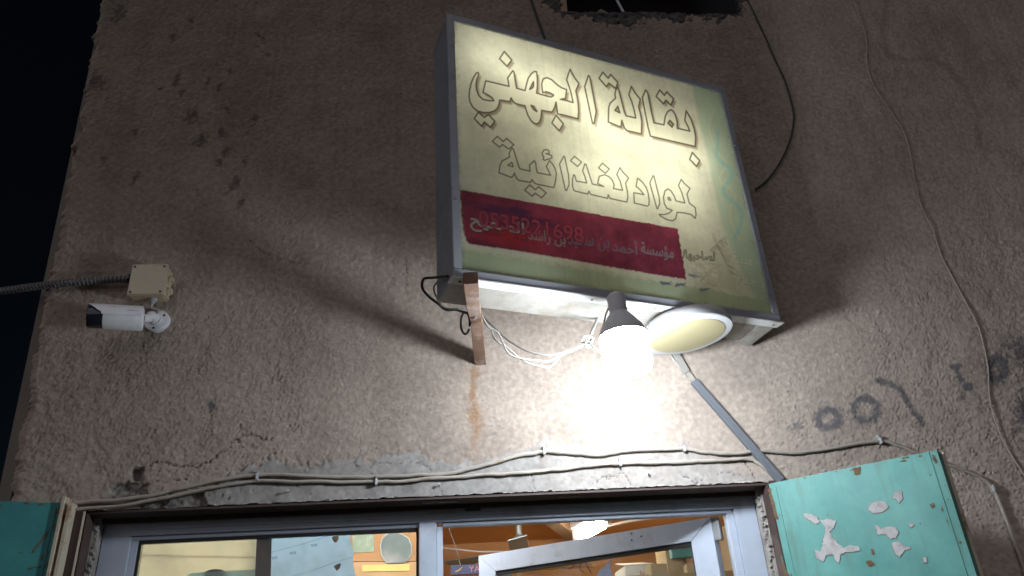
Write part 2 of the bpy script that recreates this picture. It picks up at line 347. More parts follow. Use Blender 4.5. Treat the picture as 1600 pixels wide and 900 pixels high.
# ================================================================== BUILDING
shop = empty('shop_building', (0, 0, 0), 'rough beige stucco shop building with glazed doorway and teal steel shutters', 'building')
OX0, OX1, OZ = -1.02, 0.99, 2.10                    # doorway opening
WX0, WX1, WZ0 = 0.533, 1.31, 4.128                  # opening high in the wall
step = 0.004
xs = np.arange(-1.44, 2.76, step); zs = np.arange(1.72, 4.36, step)
GX, GZ = np.meshgrid(xs, zs); shp = GX.shape
P = np.stack([GX, np.zeros(shp), GZ], -1); QX, QY = to_px(P)
n1 = band_noise(shp, step, 0.0115, 0.26); n2 = band_noise(shp, step, 0.035, 0.5); lo = low_noise(shp, step, 0.6); lo2 = low_noise(shp, step, 0.12); mid = low_noise(shp, step, 0.03, 2.2)
n1 = n1 + 0.4 * band_noise(shp, step, 0.02, 0.3); n1 /= n1.std(); grain = np.where(n1 > 0, n1 ** 0.9 if False else np.clip(n1, 0, 9) ** 0.85, 0.6 * n1)
# smooth plaster band over the doorway
band = [(300,770),(338,752),(352,741),(372,733),(402,724),(430,717),(455,722),(480,728),(500,719),(551,721),(593,719),(610,709),(630,704),(666,707),(695,719),(720,721),(745,719),(757,711),(770,713),(800,709),(840,694),(900,689),(960,686),(1020,689),(1080,694),(1120,703),(1160,722),(1200,742),(1215,760),(1215,830),(300,830)]
jx = QX + 3.5 * lo2 + 2.0 * mid; jy = QY + 3.5 * np.roll(lo2, 97, 1) + 2.0 * np.roll(mid, 211, 0)
bd = dist_line(jx, jy, band, True); bin_ = in_poly(jx, jy, band)
sb = np.where(bin_, sstep(0, 5, bd), 0.0)
rightsoft = sstep(820, 900, QX); sb = sb * (1 - rightsoft) + rightsoft * np.where(bin_, sstep(0, 26, bd), 0) * (0.72 + 0.1 * np.clip(lo2, -1, 1))
hgt = 0.0013 * (0.85 + 0.22 * np.clip(np.roll(lo2, 300, 1), -1.6, 1.6)) * grain + 0.0003 * n2 + 0.0020 * lo
hgt = hgt * (1 - 0.93 * sb) + sb * (0.0003 * mid + 0.0006 * lo2 + 0.0016)
edgeband = np.where((QX < 800), np.exp(-((np.where(bin_, bd, -bd) - 1.5) / 2.0) ** 2), 0.0)
hgt -= 0.004 * edgeband
# broken plaster at the left end of the lintel
def poly_zoom(pts, ox, oy, s): return [(ox + x * s, oy + y * s) for x, y in pts]
hole1 = poly_zoom([(760,225),(880,205),(868,330),(770,325)], 60, 690, 0.189)
hole2 = poly_zoom([(560,455),(640,335),(770,322),(940,345),(890,390),(905,440),(1000,440),(1360,395),(1420,570),(1100,600),(560,605),(540,540)], 60, 690, 0.189)
winb = [(835,-60),(850,8),(880,24),(930,31),(958,38),(985,43),(1000,38),(1018,27),(1062,32),(1122,30),(1160,20),(1175,-60)]
dmg = np.zeros(shp)
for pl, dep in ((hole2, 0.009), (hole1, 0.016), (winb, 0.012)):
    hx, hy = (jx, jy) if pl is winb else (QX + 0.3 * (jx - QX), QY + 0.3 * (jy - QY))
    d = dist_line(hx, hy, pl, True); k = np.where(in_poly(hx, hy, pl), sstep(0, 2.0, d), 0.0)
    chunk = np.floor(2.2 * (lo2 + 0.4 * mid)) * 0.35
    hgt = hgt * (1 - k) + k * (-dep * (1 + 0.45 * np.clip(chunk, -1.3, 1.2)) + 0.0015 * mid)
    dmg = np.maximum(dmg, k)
# cracks
cracks = [([(230,725),(251,722),(273,726),(302,728),(313,724),(325,720),(348,705),(367,692),(379,677),(400,682),(413,687),(426,685)], 1.3), ([(379,677),(378,662)], 0.7), ([(238,755),(262,752),(280,751),(296,749)], 0.9),
          ([(590,726),(608,724),(625,724),(656,723),(678,737)], 0.8), ([(688,757),(691,775)], 0.7), ([(632,380),(634,410),(632,455)], 0.6), ([(926,757),(940,748),(955,744),(975,741),(984,756)], 0.9), ([(832,741),(834,760),(843,768)], 0.8),
          ([(1068,745),(1085,752),(1100,748)], 0.7), ([(1164,722),(1172,738),(1178,750)], 0.8), ([(1120,742),(1140,738),(1158,744)], 0.6), ([(552,719),(556,728),(563,731)], 0.9), ([(380,350),(392,380),(420,400),(470,410)], 0.4)]
crk = np.zeros(shp)
for pts, w in cracks:
    xs0 = [p[0] for p in pts]; ys0 = [p[1] for p in pts]
    win = (QX > min(xs0) - 12) & (QX < max(xs0) + 12) & (QY > min(ys0) - 12) & (QY < max(ys0) + 12)
    d = dist_line(QX[win] + 1.6 * lo2[win] + mid[win], QY[win] + 1.6 * mid[win], pts); crk[win] = np.maximum(crk[win], np.clip(1.15 - d / (w * 1.15), 0, 1))
hgt -= 0.005 * crk
pits = (band_noise(shp, step, 0.02, 0.4) > 2.4) & (sb > 0.5); hgt -= 0.005 * pits
# wall colours: beige stucco, grey plaster, stains, spray paint, rust run
stain = np.clip(0.5 + 0.28 * lo, 0, 1)[..., None]
c = np.array([0.500, 0.418, 0.350]) * (1 - stain) + np.array([0.430, 0.354, 0.298]) * stain
c = c * (1 + 0.06 * np.clip(n2, -1.5, 2.0)[..., None])
c = c * (1 - sb[..., None]) + sb[..., None] * (np.array([0.395, 0.368, 0.345]) * (1 + 0.07 * lo2 + 0.05 * mid)[..., None])
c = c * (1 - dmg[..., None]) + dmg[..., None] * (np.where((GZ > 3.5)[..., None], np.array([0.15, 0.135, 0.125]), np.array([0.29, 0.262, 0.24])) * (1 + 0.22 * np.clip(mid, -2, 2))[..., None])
c *= (1 - 0.6 * crk)[..., None]
def paint(mask, rgb, sl=(slice(None), slice(None))):
    c[sl] = c[sl] * (1 - mask[..., None]) + mask[..., None] * np.array(rgb)
def wsl(x0, y0, x1, y1):                       # part of the wall grid that covers a rectangle of the picture
    q = np.array([W(x, y) for x in (x0, x1) for y in (y0, y1)]); i0, i1 = np.searchsorted(xs, [q[:, 0].min(), q[:, 0].max()]); k0, k1 = np.searchsorted(zs, [q[:, 2].min(), q[:, 2].max()])
    return (slice(max(k0 - 1, 0), k1 + 1), slice(max(i0 - 1, 0), i1 + 1))
streaks = low_noise(shp, step, 0.10)[0][None, :] * np.ones(shp); streaks = np.clip(streaks, -1, 2.2)
c *= (1 - 0.05 * np.clip(streaks * sstep(2.3, 3.6, GZ) + 0.5 * lo, 0, 2) * (1 - sb))[..., None]
speck = low_noise(shp, step, 0.02, 2.4)
def spots(lst, rgb, alpha, ragged=0.5):
    for (x, y, rx, ry, an) in lst:
        R_ = 3 * max(rx, ry); sl = wsl(x - R_, y - R_, x + R_, y + R_); ca, sa = math.cos(an), math.sin(an); X_, Y_ = QX[sl], QY[sl]
        if X_.size == 0: continue
        u_ = ((X_ - x) * ca + (Y_ - y) * sa) / rx; v_ = (-(X_ - x) * sa + (Y_ - y) * ca) / ry
        paint(alpha * np.clip(1.35 - np.hypot(u_, v_) + ragged * speck[sl], 0, 1), rgb, sl)
ZS = 0.4222
spots([(x*ZS, y*ZS, a*ZS, b*ZS, 0.5) for x, y, a, b in [(652,295,13,24),(672,345,8,26),(705,430,22,26),(745,520,18,30),(818,495,13,16),(838,558,10,20),(840,402,15,18),(868,670,15,34),(890,745,12,28),(708,82,11,22),(640,140,10,16),(770,308,8,28),(813,320,8,16),(853,262,10,10),(943,440,12,12),(968,138,24,6),(985,200,20,8),(810,598,12,12),(905,592,10,14),(500,490,8,14),(500,660,9,26),(380,590,12,16),(352,300,34,28),(590,325,8,10),(440,40,24,34)]], (0.12, 0.105, 0.10), 0.72, 0.4)
GR = (0.125, 0.122, 0.135)
spots([(1242,668,8,7,0),(1448,611,7,7,0.6),(1493,572,7,9,0),(1512,605,9,9,0),(1500,590,5,12,-0.5),(1505,620,5,9,0.4),(1598,545,28,22,0),(1604,645,20,40,0),(330,636,4,9,0)], GR, 0.8, 0.35)
for (x, y, rx, ry, w) in ((1294,654,15,14,7),(1352,640,19,18,5.5),(1558,578,13,16,7)):
    sl = wsl(x - 50, y - 50, x + 50, y + 50); d = abs(np.hypot((QX[sl] - x) / rx, (QY[sl] - y) / ry) - 1) * (rx + ry) / 2; paint(0.85 * sstep(0, 1, 0.75 * (1.65 - d / w + 0.3 * speck[sl])), GR, sl)
for pts, w in (([(1372,595),(1392,598),(1408,610),(1420,632),(1432,650),(1441,663)], 4.5), ([(1388,-10),(1380,50),(1385,85),(1410,93),(1450,92),(1480,105),(1510,140),(1528,180),(1530,230)], 4.0)):
    sl = wsl(min(p_[0] for p_ in pts) - 20, min(p_[1] for p_ in pts) - 20, max(p_[0] for p_ in pts) + 20, max(p_[1] for p_ in pts) + 20); d = dist_line(QX[sl], QY[sl], pts); paint((0.8 if w > 4.2 else 0.3) * sstep(0, 1, 0.75 * (1.65 - d / w + 0.3 * speck[sl])), GR, sl)
rs = np.exp(-((QX - 742 - 2.5 * lo2) / (5 + (QY - 570) * 0.03)) ** 2) * sstep(566, 580, QY) * (1 - sstep(640, 735, QY)); paint(0.62 * np.clip(rs * (1 + 0.3 * speck), 0, 1), (0.36, 0.17, 0.055))
for x, y0, y1, w, a in ((725,690,750,4,0.3),(845,690,745,7,0.28),(1012,700,745,6,0.22),(505,430,720,16,0.13),(600,360,715,20,0.14),(640,330,520,12,0.12),(880,640,700,12,0.12)):
    paint(a * np.exp(-((QX - x - 3 * lo2) / w) ** 2) * sstep(y0, y0 + 20, QY) * (1 - sstep(y1 - 30, y1, QY)), (0.22, 0.14, 0.09))
c = np.clip(c, 0.02, 0.8)
# corner of the building: leaning a little, folded back
xe = -1.25 - 0.0502 * (GZ - 2.145) + 0.006 * np.interp(zs, zs, low_noise((len(zs), 4), step, 0.08)[:, 0])[:, None]
past = np.clip(xe - GX, 0, None); rnd = np.clip(0.03 - (GX - xe), 0, 0.03)
P[..., 0] = np.where(GX < xe, xe - 0.0015 * past / step * 0.2, GX)
P[..., 1] = -hgt + rnd ** 2 / 0.06 + past * 1.0
ragz = OZ + 0.0 * GZ
P[..., 2] += np.where((GZ >= OZ) & (GZ < OZ + 1.01 * step), OZ + 0.003 - GZ + 0.0012 * np.clip(mid, -1.6, 2), 0.0)
inside_door = (GX > OX0) & (GX < OX1) & (GZ < ragz)
inside_win = (GX > WX0 + 0.006 * mid) & (GX < WX1 + 0.006 * mid) & (GZ > WZ0)
drop = inside_door | inside_win | (past > 0.08)
keep = ~(drop[:-1, :-1] | drop[1:, 1:] | drop[:-1, 1:] | drop[1:, :-1])
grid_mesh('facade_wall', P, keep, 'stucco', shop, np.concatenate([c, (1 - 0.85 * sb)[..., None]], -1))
# the rest of the shell beyond the frame of the picture
z_lo, z_hi, x_hi = float(zs[0]), float(zs[-1]), float(xs[-1])
MB().box(-1.235, OX0, 0.004, 0.2, 0, z_lo).box(OX1, 6.0, 0.004, 0.2, 0, z_lo).box(x_hi, 6.0, 0.004, 0.2, z_lo, 6.2).build('outer_wall', 'concrete', shop)
MB().box(-1.46, WX0, 0.004, 0.2, z_hi, 6.2).box(WX1, x_hi, 0.004, 0.2, z_hi, 6.2).box(WX0, WX1, 0.004, 0.2, 4.9, 6.2).build('upper_wall', 'concrete', shop)
MB().add([(-1.225, 0.05, 0), (-1.225, 3.5, 0), (-1.44, 3.5, 6.2), (-1.44, 0.05, 6.2), (-1.19, 0.05, 0), (-1.19, 3.5, 0), (-1.40, 3.5, 6.2), (-1.40, 0.05, 6.2)], [(0,1,2,3),(7,6,5,4),(0,4,5,1),(1,5,6,2),(2,6,7,3),(3,7,4,0)]).build('side_wall', 'concrete', shop)
MB().box(-1.45, 6.0, 3.4, 3.55, 0, 6.2).build('rear_wall', 'concrete', shop)
MB().box(5.9, 6.0, 0.2, 3.4, 0, 6.2).build('side_wall', 'concrete', shop)
MB().box(-1.5, 6.05, 0.0, 3.6, 6.2, 6.35).build('roof_slab', 'concrete', shop)
# doorway reveals
def rough_slab(x0, x1, y0, y1, z0, z1, name, m):
    b = MB().box(x0, x1, y0, y1, z0, z1); return b.build(name, m, shop, bevel=0.004)
rough_slab(OX0 - 0.10, OX0 + 0.012, 0.045, 0.22, 0.0, OZ - 0.001, 'door_reveal', 'plaster')
rough_slab(OX1 - 0.012, OX1 + 0.10, 0.045, 0.22, 0.0, OZ - 0.001, 'door_reveal', 'plaster')
rough_slab(OX0 - 0.10, OX1 + 0.10, 0.026, 0.22, OZ + 0.002, OZ + 0.25, 'lintel', 'plaster')
# crumbly patches of plaster clinging to the reveal edges
for sx in (0, 1):
    bm_ = MB()
    for k in range(46):
        z = 2.075 - 0.40 * k / 46 + random.uniform(-.004, .004); r = random.uniform(.004, .011); x = (OX0 + 0.013) if sx == 0 else (OX1 - 0.013); y = 0.046 + random.uniform(-.002, .022)
        q = [(x + random.uniform(-.4, .4) * r, y + r * math.cos(a) * random.uniform(.6, 1.2), z + r * math.sin(a) * random.uniform(.6, 1.3)) for a in np.linspace(0, 6.0, 6)]
        bm_.prism(q, (0.006 if sx == 0 else -0.006, 0, 0))
    o = bm_.build('plaster_crumbs', 'plaster', shop); o['kind'] = 'stuff'
# painted steel angle round the opening
ang = MB().box(OX0, OX1, 0.002, 0.092, OZ - 0.006, OZ).box(OX0 + .004, OX1 - .004, 0.084, 0.092, OZ - 0.019, OZ - 0.006).build('steel_lintel_angle', 'brown_steel', shop)
MB().box(OX0, OX0 + 0.006, -0.006, 0.044, 0, OZ - 0.007).box(OX0 - 0.034, OX0, -0.012, -0.007, 0, OZ + 0.004).build('steel_jamb_angle', 'brown_steel', shop)
MB().box(OX1 - 0.006, OX1, -0.006, 0.044, 0, OZ - 0.007).box(OX1, OX1 + 0.034, -0.012, -0.007, 0, OZ + 0.004).build('steel_jamb_angle', 'brown_steel', shop)
MB().box(OX0 - 0.001, OX0 + 0.004, -0.016, -0.0125, 0, OZ - 0.002).build('lit_jamb_edge', 'cream_steel', shop)  # lit edge of the steel angle, its light put into a cream colour

# ---- aluminium shop front
fr = empty('aluminium_frame', (0, 0.1, 0)); fr.parent = shop; fr.location = (0, 0.1, 0)
Y0, Y1 = 0.10, 0.152
HT, HB = 2.083, 2.034
MB().box(-1.006, 0.976, Y0, Y1, HB + 0.012, HT).box(-0.93, -0.084, Y0 + .010, Y1 - .006, HB, HB + 0.0118).box(-0.012, 0.90, Y0 + .010, Y1 - .006, HB, HB + 0.0118).build('head_rail', 'alu', fr, bevel=0.0015)
MB().box(-0.915, 0.88, Y0 - 0.004, Y0 - 0.0002, HB + 0.028, HB + 0.033).build('head_groove_lip', 'alu', fr)
for (a0, a1, b0, b1) in ((-1.006, -0.925, -0.9248, -0.905), (0.905, 0.976, 0.882, 0.9048)):
    MB().box(a0, a1, Y0, Y1, 0.0, HB + 0.0115).box(b0, b1, Y0 + .010, Y1 - .006, 0.0, HB - 0.0005).build('side_jamb', 'alu', fr, bevel=0.0015)
MB().box(-0.083, -0.031, Y0 - .002, Y1, 0.0, HB + 0.0115).build('mullion', 'alu', fr, bevel=0.0015)
MB().box(-0.0305, -0.0125, Y0 + .010, Y1 - .006, 0.0, HB - 0.0005).build('door_stop', 'alu', fr, bevel=0.001)
gk = MB().box(-0.9045, -0.0845, Y0 + .012, Y0 + .030, HB - 0.010, HB - 0.0005).box(-0.9045, -0.897, Y0 + .012, Y0 + .030, 0.05, HB - 0.0105).box(-0.092, -0.0845, Y0 + .012, Y0 + .030, 0.05, HB - 0.0105)
gk.build('glazing_gasket', 'rubber', fr)
MB().box(-0.8965, -0.0925, Y0 + .018, Y0 + .024, 0.05, HB - 0.0108).build('glass_pane', 'glass', fr)
q0, q1 = W(726, 790, 0.0995), W(751, 797, 0.0995)
MB().box(q0[0], q1[0], 0.0975, 0.0998, q1[2] - .002, q0[2]).build('tape_patch', mat('dark_teal_tape', (0.05, 0.09, 0.09), 0.5), fr)
# spring coil and scrap of trim caught under the lintel
sp0, sp1 = W(660, 783, 0.02), W(714, 781, 0.02)
coil = [sp0 + (sp1 - sp0) * (k / 160) + np.array([0, 0.0045 * math.cos(k * 0.785), 0.0045 * math.sin(k * 0.785) - 0.003]) for k in range(161)]
tag(MB().tube(coil, 0.0011, 5).build('spring_coil', 'steel'), 'small steel spring coil lying under the lintel above the mullion', 'spring')
q0, q1 = W(871, 773, 0.03), W(905, 776, 0.03)
MB().box(q0[0], q1[0], 0.028, 0.031, q1[2], q0[2] + 0.002).build('trim_scrap', 'cream_steel', shop)

# ---- open glazed door leaf, swung into the shop
H2 = np.array([0.842, 0.150]); F2 = np.array([0.118, 0.735]); LZ = 2.032
ld = F2 - H2; LW = np.linalg.norm(ld); ld = np.array([ld[0] / LW, ld[1] / LW, 0]); lb = np.array([-ld[1], ld[0], 0]); lb = -lb if lb[1] < 0 else lb
leaf = empty('door_leaf', (H2[0], H2[1], 0)); leaf.parent = shop
Hv = np.array([H2[0], H2[1], 0.0]); up = np.array([0, 0, 1.0])
def leafbox(u0, u1, z0, z1, w0, w1): return MB().obox(Hv + ld*u0 + up*z0 + lb*w0, ld*(u1-u0), up*(z1-z0), lb*(w1-w0))
RH, SW = 0.064, 0.078
def mitre(u_out, u_in, side):
    z0, z1 = LZ - RH, LZ
    return None
b = MB().prism([Hv + ld*0 + up*LZ, Hv + ld*LW + up*LZ, Hv + ld*(LW - SW) + up*(LZ - RH), Hv + ld*SW + up*(LZ - RH)], lb * 0.045); b.build('top_rail', 'alu', leaf, bevel=0.0012)
b = MB().prism([Hv + ld*0 + up*(LZ - .0006), Hv + ld*(SW - .0005) + up*(LZ - RH - .0006), Hv + ld*(SW - .0005) + up*0.1, Hv + up*0.02], lb * 0.045); b.build('hinge_stile', 'alu', leaf, bevel=0.0012)
b = MB().prism([Hv + ld*LW + up*(LZ - .0006), Hv + ld*(LW - SW + .0005) + up*(LZ - RH - .0006), Hv + ld*(LW - SW + .0005) + up*0.1, Hv + ld*LW + up*0.02], lb * 0.045); b.build('lock_stile', 'alu', leaf, bevel=0.0012)
leafbox(SW, LW - SW, 0.02, 0.1, 0, 0.045).build('bottom_rail', 'alu', leaf)
leafbox(SW, LW - SW, LZ - RH - 0.0125, LZ - RH - 0.0005, 0.008, 0.03).build('glazing_gasket', 'rubber', leaf)
leafbox(SW, SW + 0.006, 0.1, LZ - RH - 0.013, 0.008, 0.03).build('glazing_gasket', 'rubber', leaf)
leafbox(SW + .0065, LW - SW - .0005, 0.1, LZ - RH - 0.013, 0.018, 0.023).build('glass_pane', 'glass', leaf)
for (px, py) in ((987, 834), (987, 844), (1002, 838)):
    p = WP(px, py, Hv, lb); MB().lathe([(0, .0028), (.0015, .0028)], p - lb * .0014, lb, 10).build('screw', 'rubber', leaf)
for z in (1.96, 1.2, 0.3): leafbox(-0.022, 0.0, z, z + 0.07, 0.004, 0.03).build('hinge', 'steel', leaf, bevel=0.002)
p = lambda x, y: WP(x, y, Hv + lb * 0.0175, lb)
MB().prism([p(935, 893), p(943, 886), p(951, 878), (p(956, 872)), p(953, 884), p(958, 905), p(932, 905)], -lb * 0.0006).build('torn_sticker', mat('blue_grey_sticker', (0.30, 0.36, 0.52), 0.6, noise=0.2, nscale=60), leaf)
MB().prism([p(767, 893), p(797, 889), p(799, 898), p(796, 905), p(767, 905)], -lb * 0.0006).build('torn_sticker', mat('pale_blue_sticker', (0.42, 0.62, 0.74), 0.6, noise=0.15, nscale=60), leaf)
sm = MB()
for pts in ([(886,877),(893,873),(899,878),(894,886),(888,890)], [(902,874),(908,880),(905,888),(913,895)], [(912,873),(917,884),(924,896)], [(896,872),(906,871),(913,872)]):
    sm.tube(smooth_path([p(x, y) for x, y in pts], 4), 0.0016, 4)
sm.build('scrawl_on_glass', mat('dark_smear', (0.10, 0.09, 0.07), 0.8), leaf)

# ---- steel shutters
def ragged(pts, amp=0.75):
    out = []
    for i, (x, y) in enumerate(pts):
        x2, y2 = pts[(i + 1) % len(pts)]; L = math.hypot(x2 - x, y2 - y) + 1e-6; n_ = max(1, int(L / 1.8)); nx, ny = -(y2 - y) / L, (x2 - x) / L
        for k in range(n_):
            t = k / n_; j = random.uniform(-amp, amp) if k else 0.3 * random.uniform(-amp, amp); out.append((x + (x2 - x) * t + nx * j, y + (y2 - y) * t + ny * j))
    return out
FLAKE_SHADE = mat('old_paint_shade_edge', (0.20, 0.20, 0.16), 0.8, noise=0.4, nscale=90, second=(0.06, 0.22, 0.19), s_scale=60)  # rim under the paper scraps: old paint and painted-in paper shadow
def shutter(H, F, ztop, paint_m, remnant, label):
    H = np.array([H[0], H[1], 0.0]); F = np.array([F[0], F[1], 0.0]); e = F - H; wd = np.linalg.norm(e); e /= wd
    nv = np.array([-e[1], e[0], 0.0]); nv = nv if np.dot(nv, CAM - H) > 0 else -nv      # towards the viewer
    s = empty('steel_shutter', H); s.parent = shop; s['label'] = label
    def bx(u0, u1, z0, z1, w0, w1): return MB().obox(H + e*u0 + up*z0 + nv*w0, e*(u1-u0), up*(z1-z0), nv*(w1-w0))
    bx(0.0, wd, 0.03, ztop, -0.004, 0.0).build('sheet', paint_m, s)
    bx(0.0, wd, ztop - 0.010, ztop - 0.0005, -0.052, -0.0042).build('top_flange', paint_m, s)
    bx(wd - 0.007, wd - 0.0005, 0.03, ztop - 0.0105, -0.052, -0.0042).build('free_edge_flange', paint_m, s)
    bx(wd - 0.007, wd + 0.006, 0.03, ztop + 0.001, -0.062, -0.0525).build('back_strip', 'cream_steel', s)
    bx(0.001, 0.010, 0.03, ztop - 0.0105, -0.050, -0.0042).build('hinge_flange', 'cream_steel', s)
    bx(wd - 0.026, wd - 0.020, 0.03, ztop - 0.001, 0.0002, 0.0018).build('edge_seam', paint_m, s)
    bx(0.016, 0.021, 0.03, ztop - 0.012, 0.0002, 0.0022).build('edge_seam', paint_m, s)
    pl = lambda x, y: WP(x, y, H + nv * 0.0006, nv)
    for pts, m_, th in remnant:
        pts = ragged(pts)
        if m_ == 'paper':
            cxm, cym = np.mean([q_[0] for q_ in pts]), np.mean([q_[1] for q_ in pts])
            rim = [(x + 1.1 * (x - cxm) / (math.hypot(x - cxm, y - cym) + .1) + random.uniform(-.5, .5), y + 1.0 * (y - cym) / (math.hypot(x - cxm, y - cym) + .1) + .5) for x, y in pts]
            MB().prism([pl(x, y) for x, y in rim], nv * 0.0005).build('shaded_flake_edge', FLAKE_SHADE, s)
        MB().prism([pl(x, y) for x, y in pts], nv * th).build('paper_remnant' if m_ == 'paper' else 'rust_patch', m_, s)
    for k in range(38):
        e_ = random.choice(('top', 'top', 'left', 'right', 'right', 'any'))
        if e_ == 'top': u0, z0 = random.uniform(.01, wd - .01), ztop - abs(random.gauss(0, .006)) - .002
        elif e_ == 'left': u0, z0 = abs(random.gauss(0, .006)) + .004, ztop - random.uniform(0, .4)
        elif e_ == 'right': u0, z0 = wd - abs(random.gauss(0, .012)) - .004, ztop - random.uniform(0, .45)
        else: u0, z0 = random.uniform(.03, wd - .04), ztop - random.uniform(.03, .45)
        rr_ = random.uniform(.0010, .0034) if e_ != 'any' else random.uniform(.001, .0025); st = random.uniform(1, 3.2); n_ = 9
        ax_ = (st, 1) if e_ == 'top' else (1, st)
        q_ = [H + e * (u0 + rr_ * ax_[0] * math.cos(a) * random.uniform(.5, 1.2)) + up * min(z0 + rr_ * ax_[1] * math.sin(a) * random.uniform(.5, 1.2), ztop - .0005) + nv * .0002 for a in np.linspace(0, 5.6, n_)]
        MB().prism(q_, nv * .0005).build('rust_chip', RUST_P, s)
    return s
RUST_P = mat('rust_bloom', (0.20, 0.105, 0.05), 0.85, noise=0.4, nscale=60, second=(0.10, 0.22, 0.17), s_scale=70, s_lo=0.5, s_hi=0.6)
zz = lambda L: [(1180 + x * 0.4, 540 + y * 0.4) for x, y in L]
rem = [(zz([(190,655),(215,658),(240,665),(250,690),(235,698),(215,682),(192,672)]), 'paper', .0014),
       (zz([(252,680),(290,678),(318,686),(305,715),(290,728),(300,745),(325,775),(345,790),(370,780),(405,786),(410,800),(380,806),(355,806),(335,815),(328,850),(312,838),(305,815),(280,818),(268,845),(240,830),(232,798),(255,805),(265,770),(272,735),(275,710)]), 'paper', .0016),
       (zz([(442,640),(450,618),(475,606),(505,608),(522,632),(500,648),(460,656)]), 'paper', .0014), (zz([(545,575),(560,566),(573,570),(576,600),(562,616),(552,600),(535,596)]), 'paper', .0014),
       (zz([(468,700),(480,702),(490,715),(520,708),(545,708),(558,725),(552,750),(530,755),(512,738),(480,738)]), 'paper', .0014), (zz([(535,770),(560,765),(580,780),(605,785),(608,795),(585,798),(565,826),(548,812),(538,790)]), 'paper', .0014),
       (zz([(655,828),(670,826),(673,845),(658,848)]), 'paper', .0012), (zz([(598,698),(612,692),(622,702),(608,710)]), 'paper', .0010), (zz([(450,795),(463,797),(466,815),(455,816)]), RUST_P, .0008),
       (zz([(384,478),(412,474),(410,500),(395,508),(386,500)]), RUST_P, .0007), (zz([(680,622),(698,614),(704,628),(690,636)]), RUST_P, .0007), (zz([(50,560),(58,556),(74,610),(86,665),(90,680),(78,676),(62,615)]), RUST_P, .0007),
       (zz([(728,628),(733,640),(734,650),(726,642)]), RUST_P, .0007), (zz([(745,680),(752,678),(756,695),(749,694)]), RUST_P, .0007), (zz([(100,820),(106,822),(124,885),(140,905),(116,905)]), RUST_P, .0007),
       (zz([(690,425),(702,430),(712,455),(704,460),(694,445)]), RUST_P, .0007), (zz([(432,842),(450,838),(470,855),(455,864),(440,860)]), RUST_P, .0006)]
shutter((0.983, -0.022), (1.328, -0.354), 2.092, 'green', rem, 'turquoise steel shutter with peeled white paper')
z4 = lambda L: [(x * 0.1444, 770 + y * 0.1444) for x, y in L]
lrem = [(z4([(340,640),(580,330),(590,345),(360,650)]), RUST_P, .0008), (z4([(305,810),(345,790),(380,797),(440,790),(490,792),(510,740),(525,745),(505,805),(380,808),(310,830)]), RUST_P, .0008),
        (z4([(445,720),(460,665),(490,645),(525,635),(515,690),(480,735)]), RUST_P, .0008), (z4([(610,170),(640,140),(655,170),(640,240),(610,215),(600,320),(580,430),(575,420),(595,300),(600,200)]), RUST_P, .0008)]
lh = np.array([-1.072, -0.033]); ldv = np.array([-0.143, -0.054]); ldv /= np.linalg.norm(ldv)
shutter(lh, lh + ldv * 0.50, 2.12, 'green_shaded', lrem, 'teal steel shutter with rusty scratches and painted-in shade')
b = MB().obox((-1.070, -0.052, 0.05), (0.007, 0, 0), (0, 0.045, 0), (0, 0, 2.085)).build('hinge_bar', 'cream_steel', shop)
b = MB().obox((-1.054, -0.046, 0.05), (0.009, 0, 0), (0, 0.040, 0), (0, 0, 2.068)).build('hinge_bar', 'cream_steel', shop)

# ---- inside of the shop
CZ = 2.47; BY = 3.2
MB().box(-1.19, 2.1, 0.22, 3.38, CZ, CZ + 0.1).build('shop_ceiling', 'orange', shop)
MB().box(-1.17, 2.0, BY, BY + 0.1, 0, CZ - 0.001).build('shop_back_wall', 'orange_wall', shop)
MB().box(1.9, 2.0, 0.22, BY - 0.001, 0, CZ - 0.001).build('shop_partition', 'room', shop)
MB().box(-1.185, -1.17, 0.22, BY - 0.001, 0, CZ - 0.001).build('shop_lining', 'room', shop)
MB().box(-1.18, 1.9, 0.0, BY, 0.001, 0.02).build('shop_floor', 'room', shop)
bm0, bm1 = W(895, 840, 2.3), W(925, 813, 2.75)
MB().obox((0.56, 2.2, CZ - 0.07), (0.09, 0, 0), (0.35, 1.0, 0), (0, 0, 0.069)).build('ceiling_beam', 'wood', shop)
# opening high up
wi = MB().box(WX0 - 0.08, WX1 + 0.08, 0.03, 0.045, 4.30, 4.9).build
MB().box(WX0 - .05, WX0 + .004, 0.02, 0.5, WZ0, 4.9).box(WX1 - .004, WX1 + .05, 0.02, 0.5, WZ0, 4.9).box(WX0 - .05, WX1 + .05, 0.02, 0.5, WZ0 - 0.06, WZ0 - 0.001).box(WX0 - .05, WX1 + .05, 0.5, 0.55, WZ0 - .06, 4.9).box(WX0 - .05, WX1 + .05, 0.02, 0.5, 4.9, 4.95).build('window_recess', mat('dark_recess', (0.03, 0.03, 0.035), 0.9), shop)
q = W(880, 8, 0.02)
tag(MB().obox((q[0] - .014, 0.015, WZ0), (0.028, 0, 0), (0, 0.02, 0), (0.01, 0, 0.5)).build('wooden_batten', 'wood'), 'upright wooden batten at the left of the high wall opening', 'batten')
q = W(912, 10, 0.10)
tag(MB().obox((q[0] - .07, 0.06, WZ0), (0.12, 0, 0), (0, 0.2, 0), (0.03, 0.05, 0.06)).build('wood_offcut', 'wood', bevel=.004), 'brown board offcut lying in the high wall opening beside the batten', 'board')
q = W(943, 12, 0.05)
tag(MB().prism([(q[0] - .07, 0.05, WZ0 + .001), (q[0] + .06, 0.05, WZ0 + .001), (q[0] - .01, 0.06, WZ0 + .07)], (0, 0.012, 0)).build('card_scrap', mat('card_scrap', (0.34, 0.29, 0.23), 0.9)), 'triangular card scrap on the sill of the high wall opening', 'card')
q = W(977, 14, 0.05)
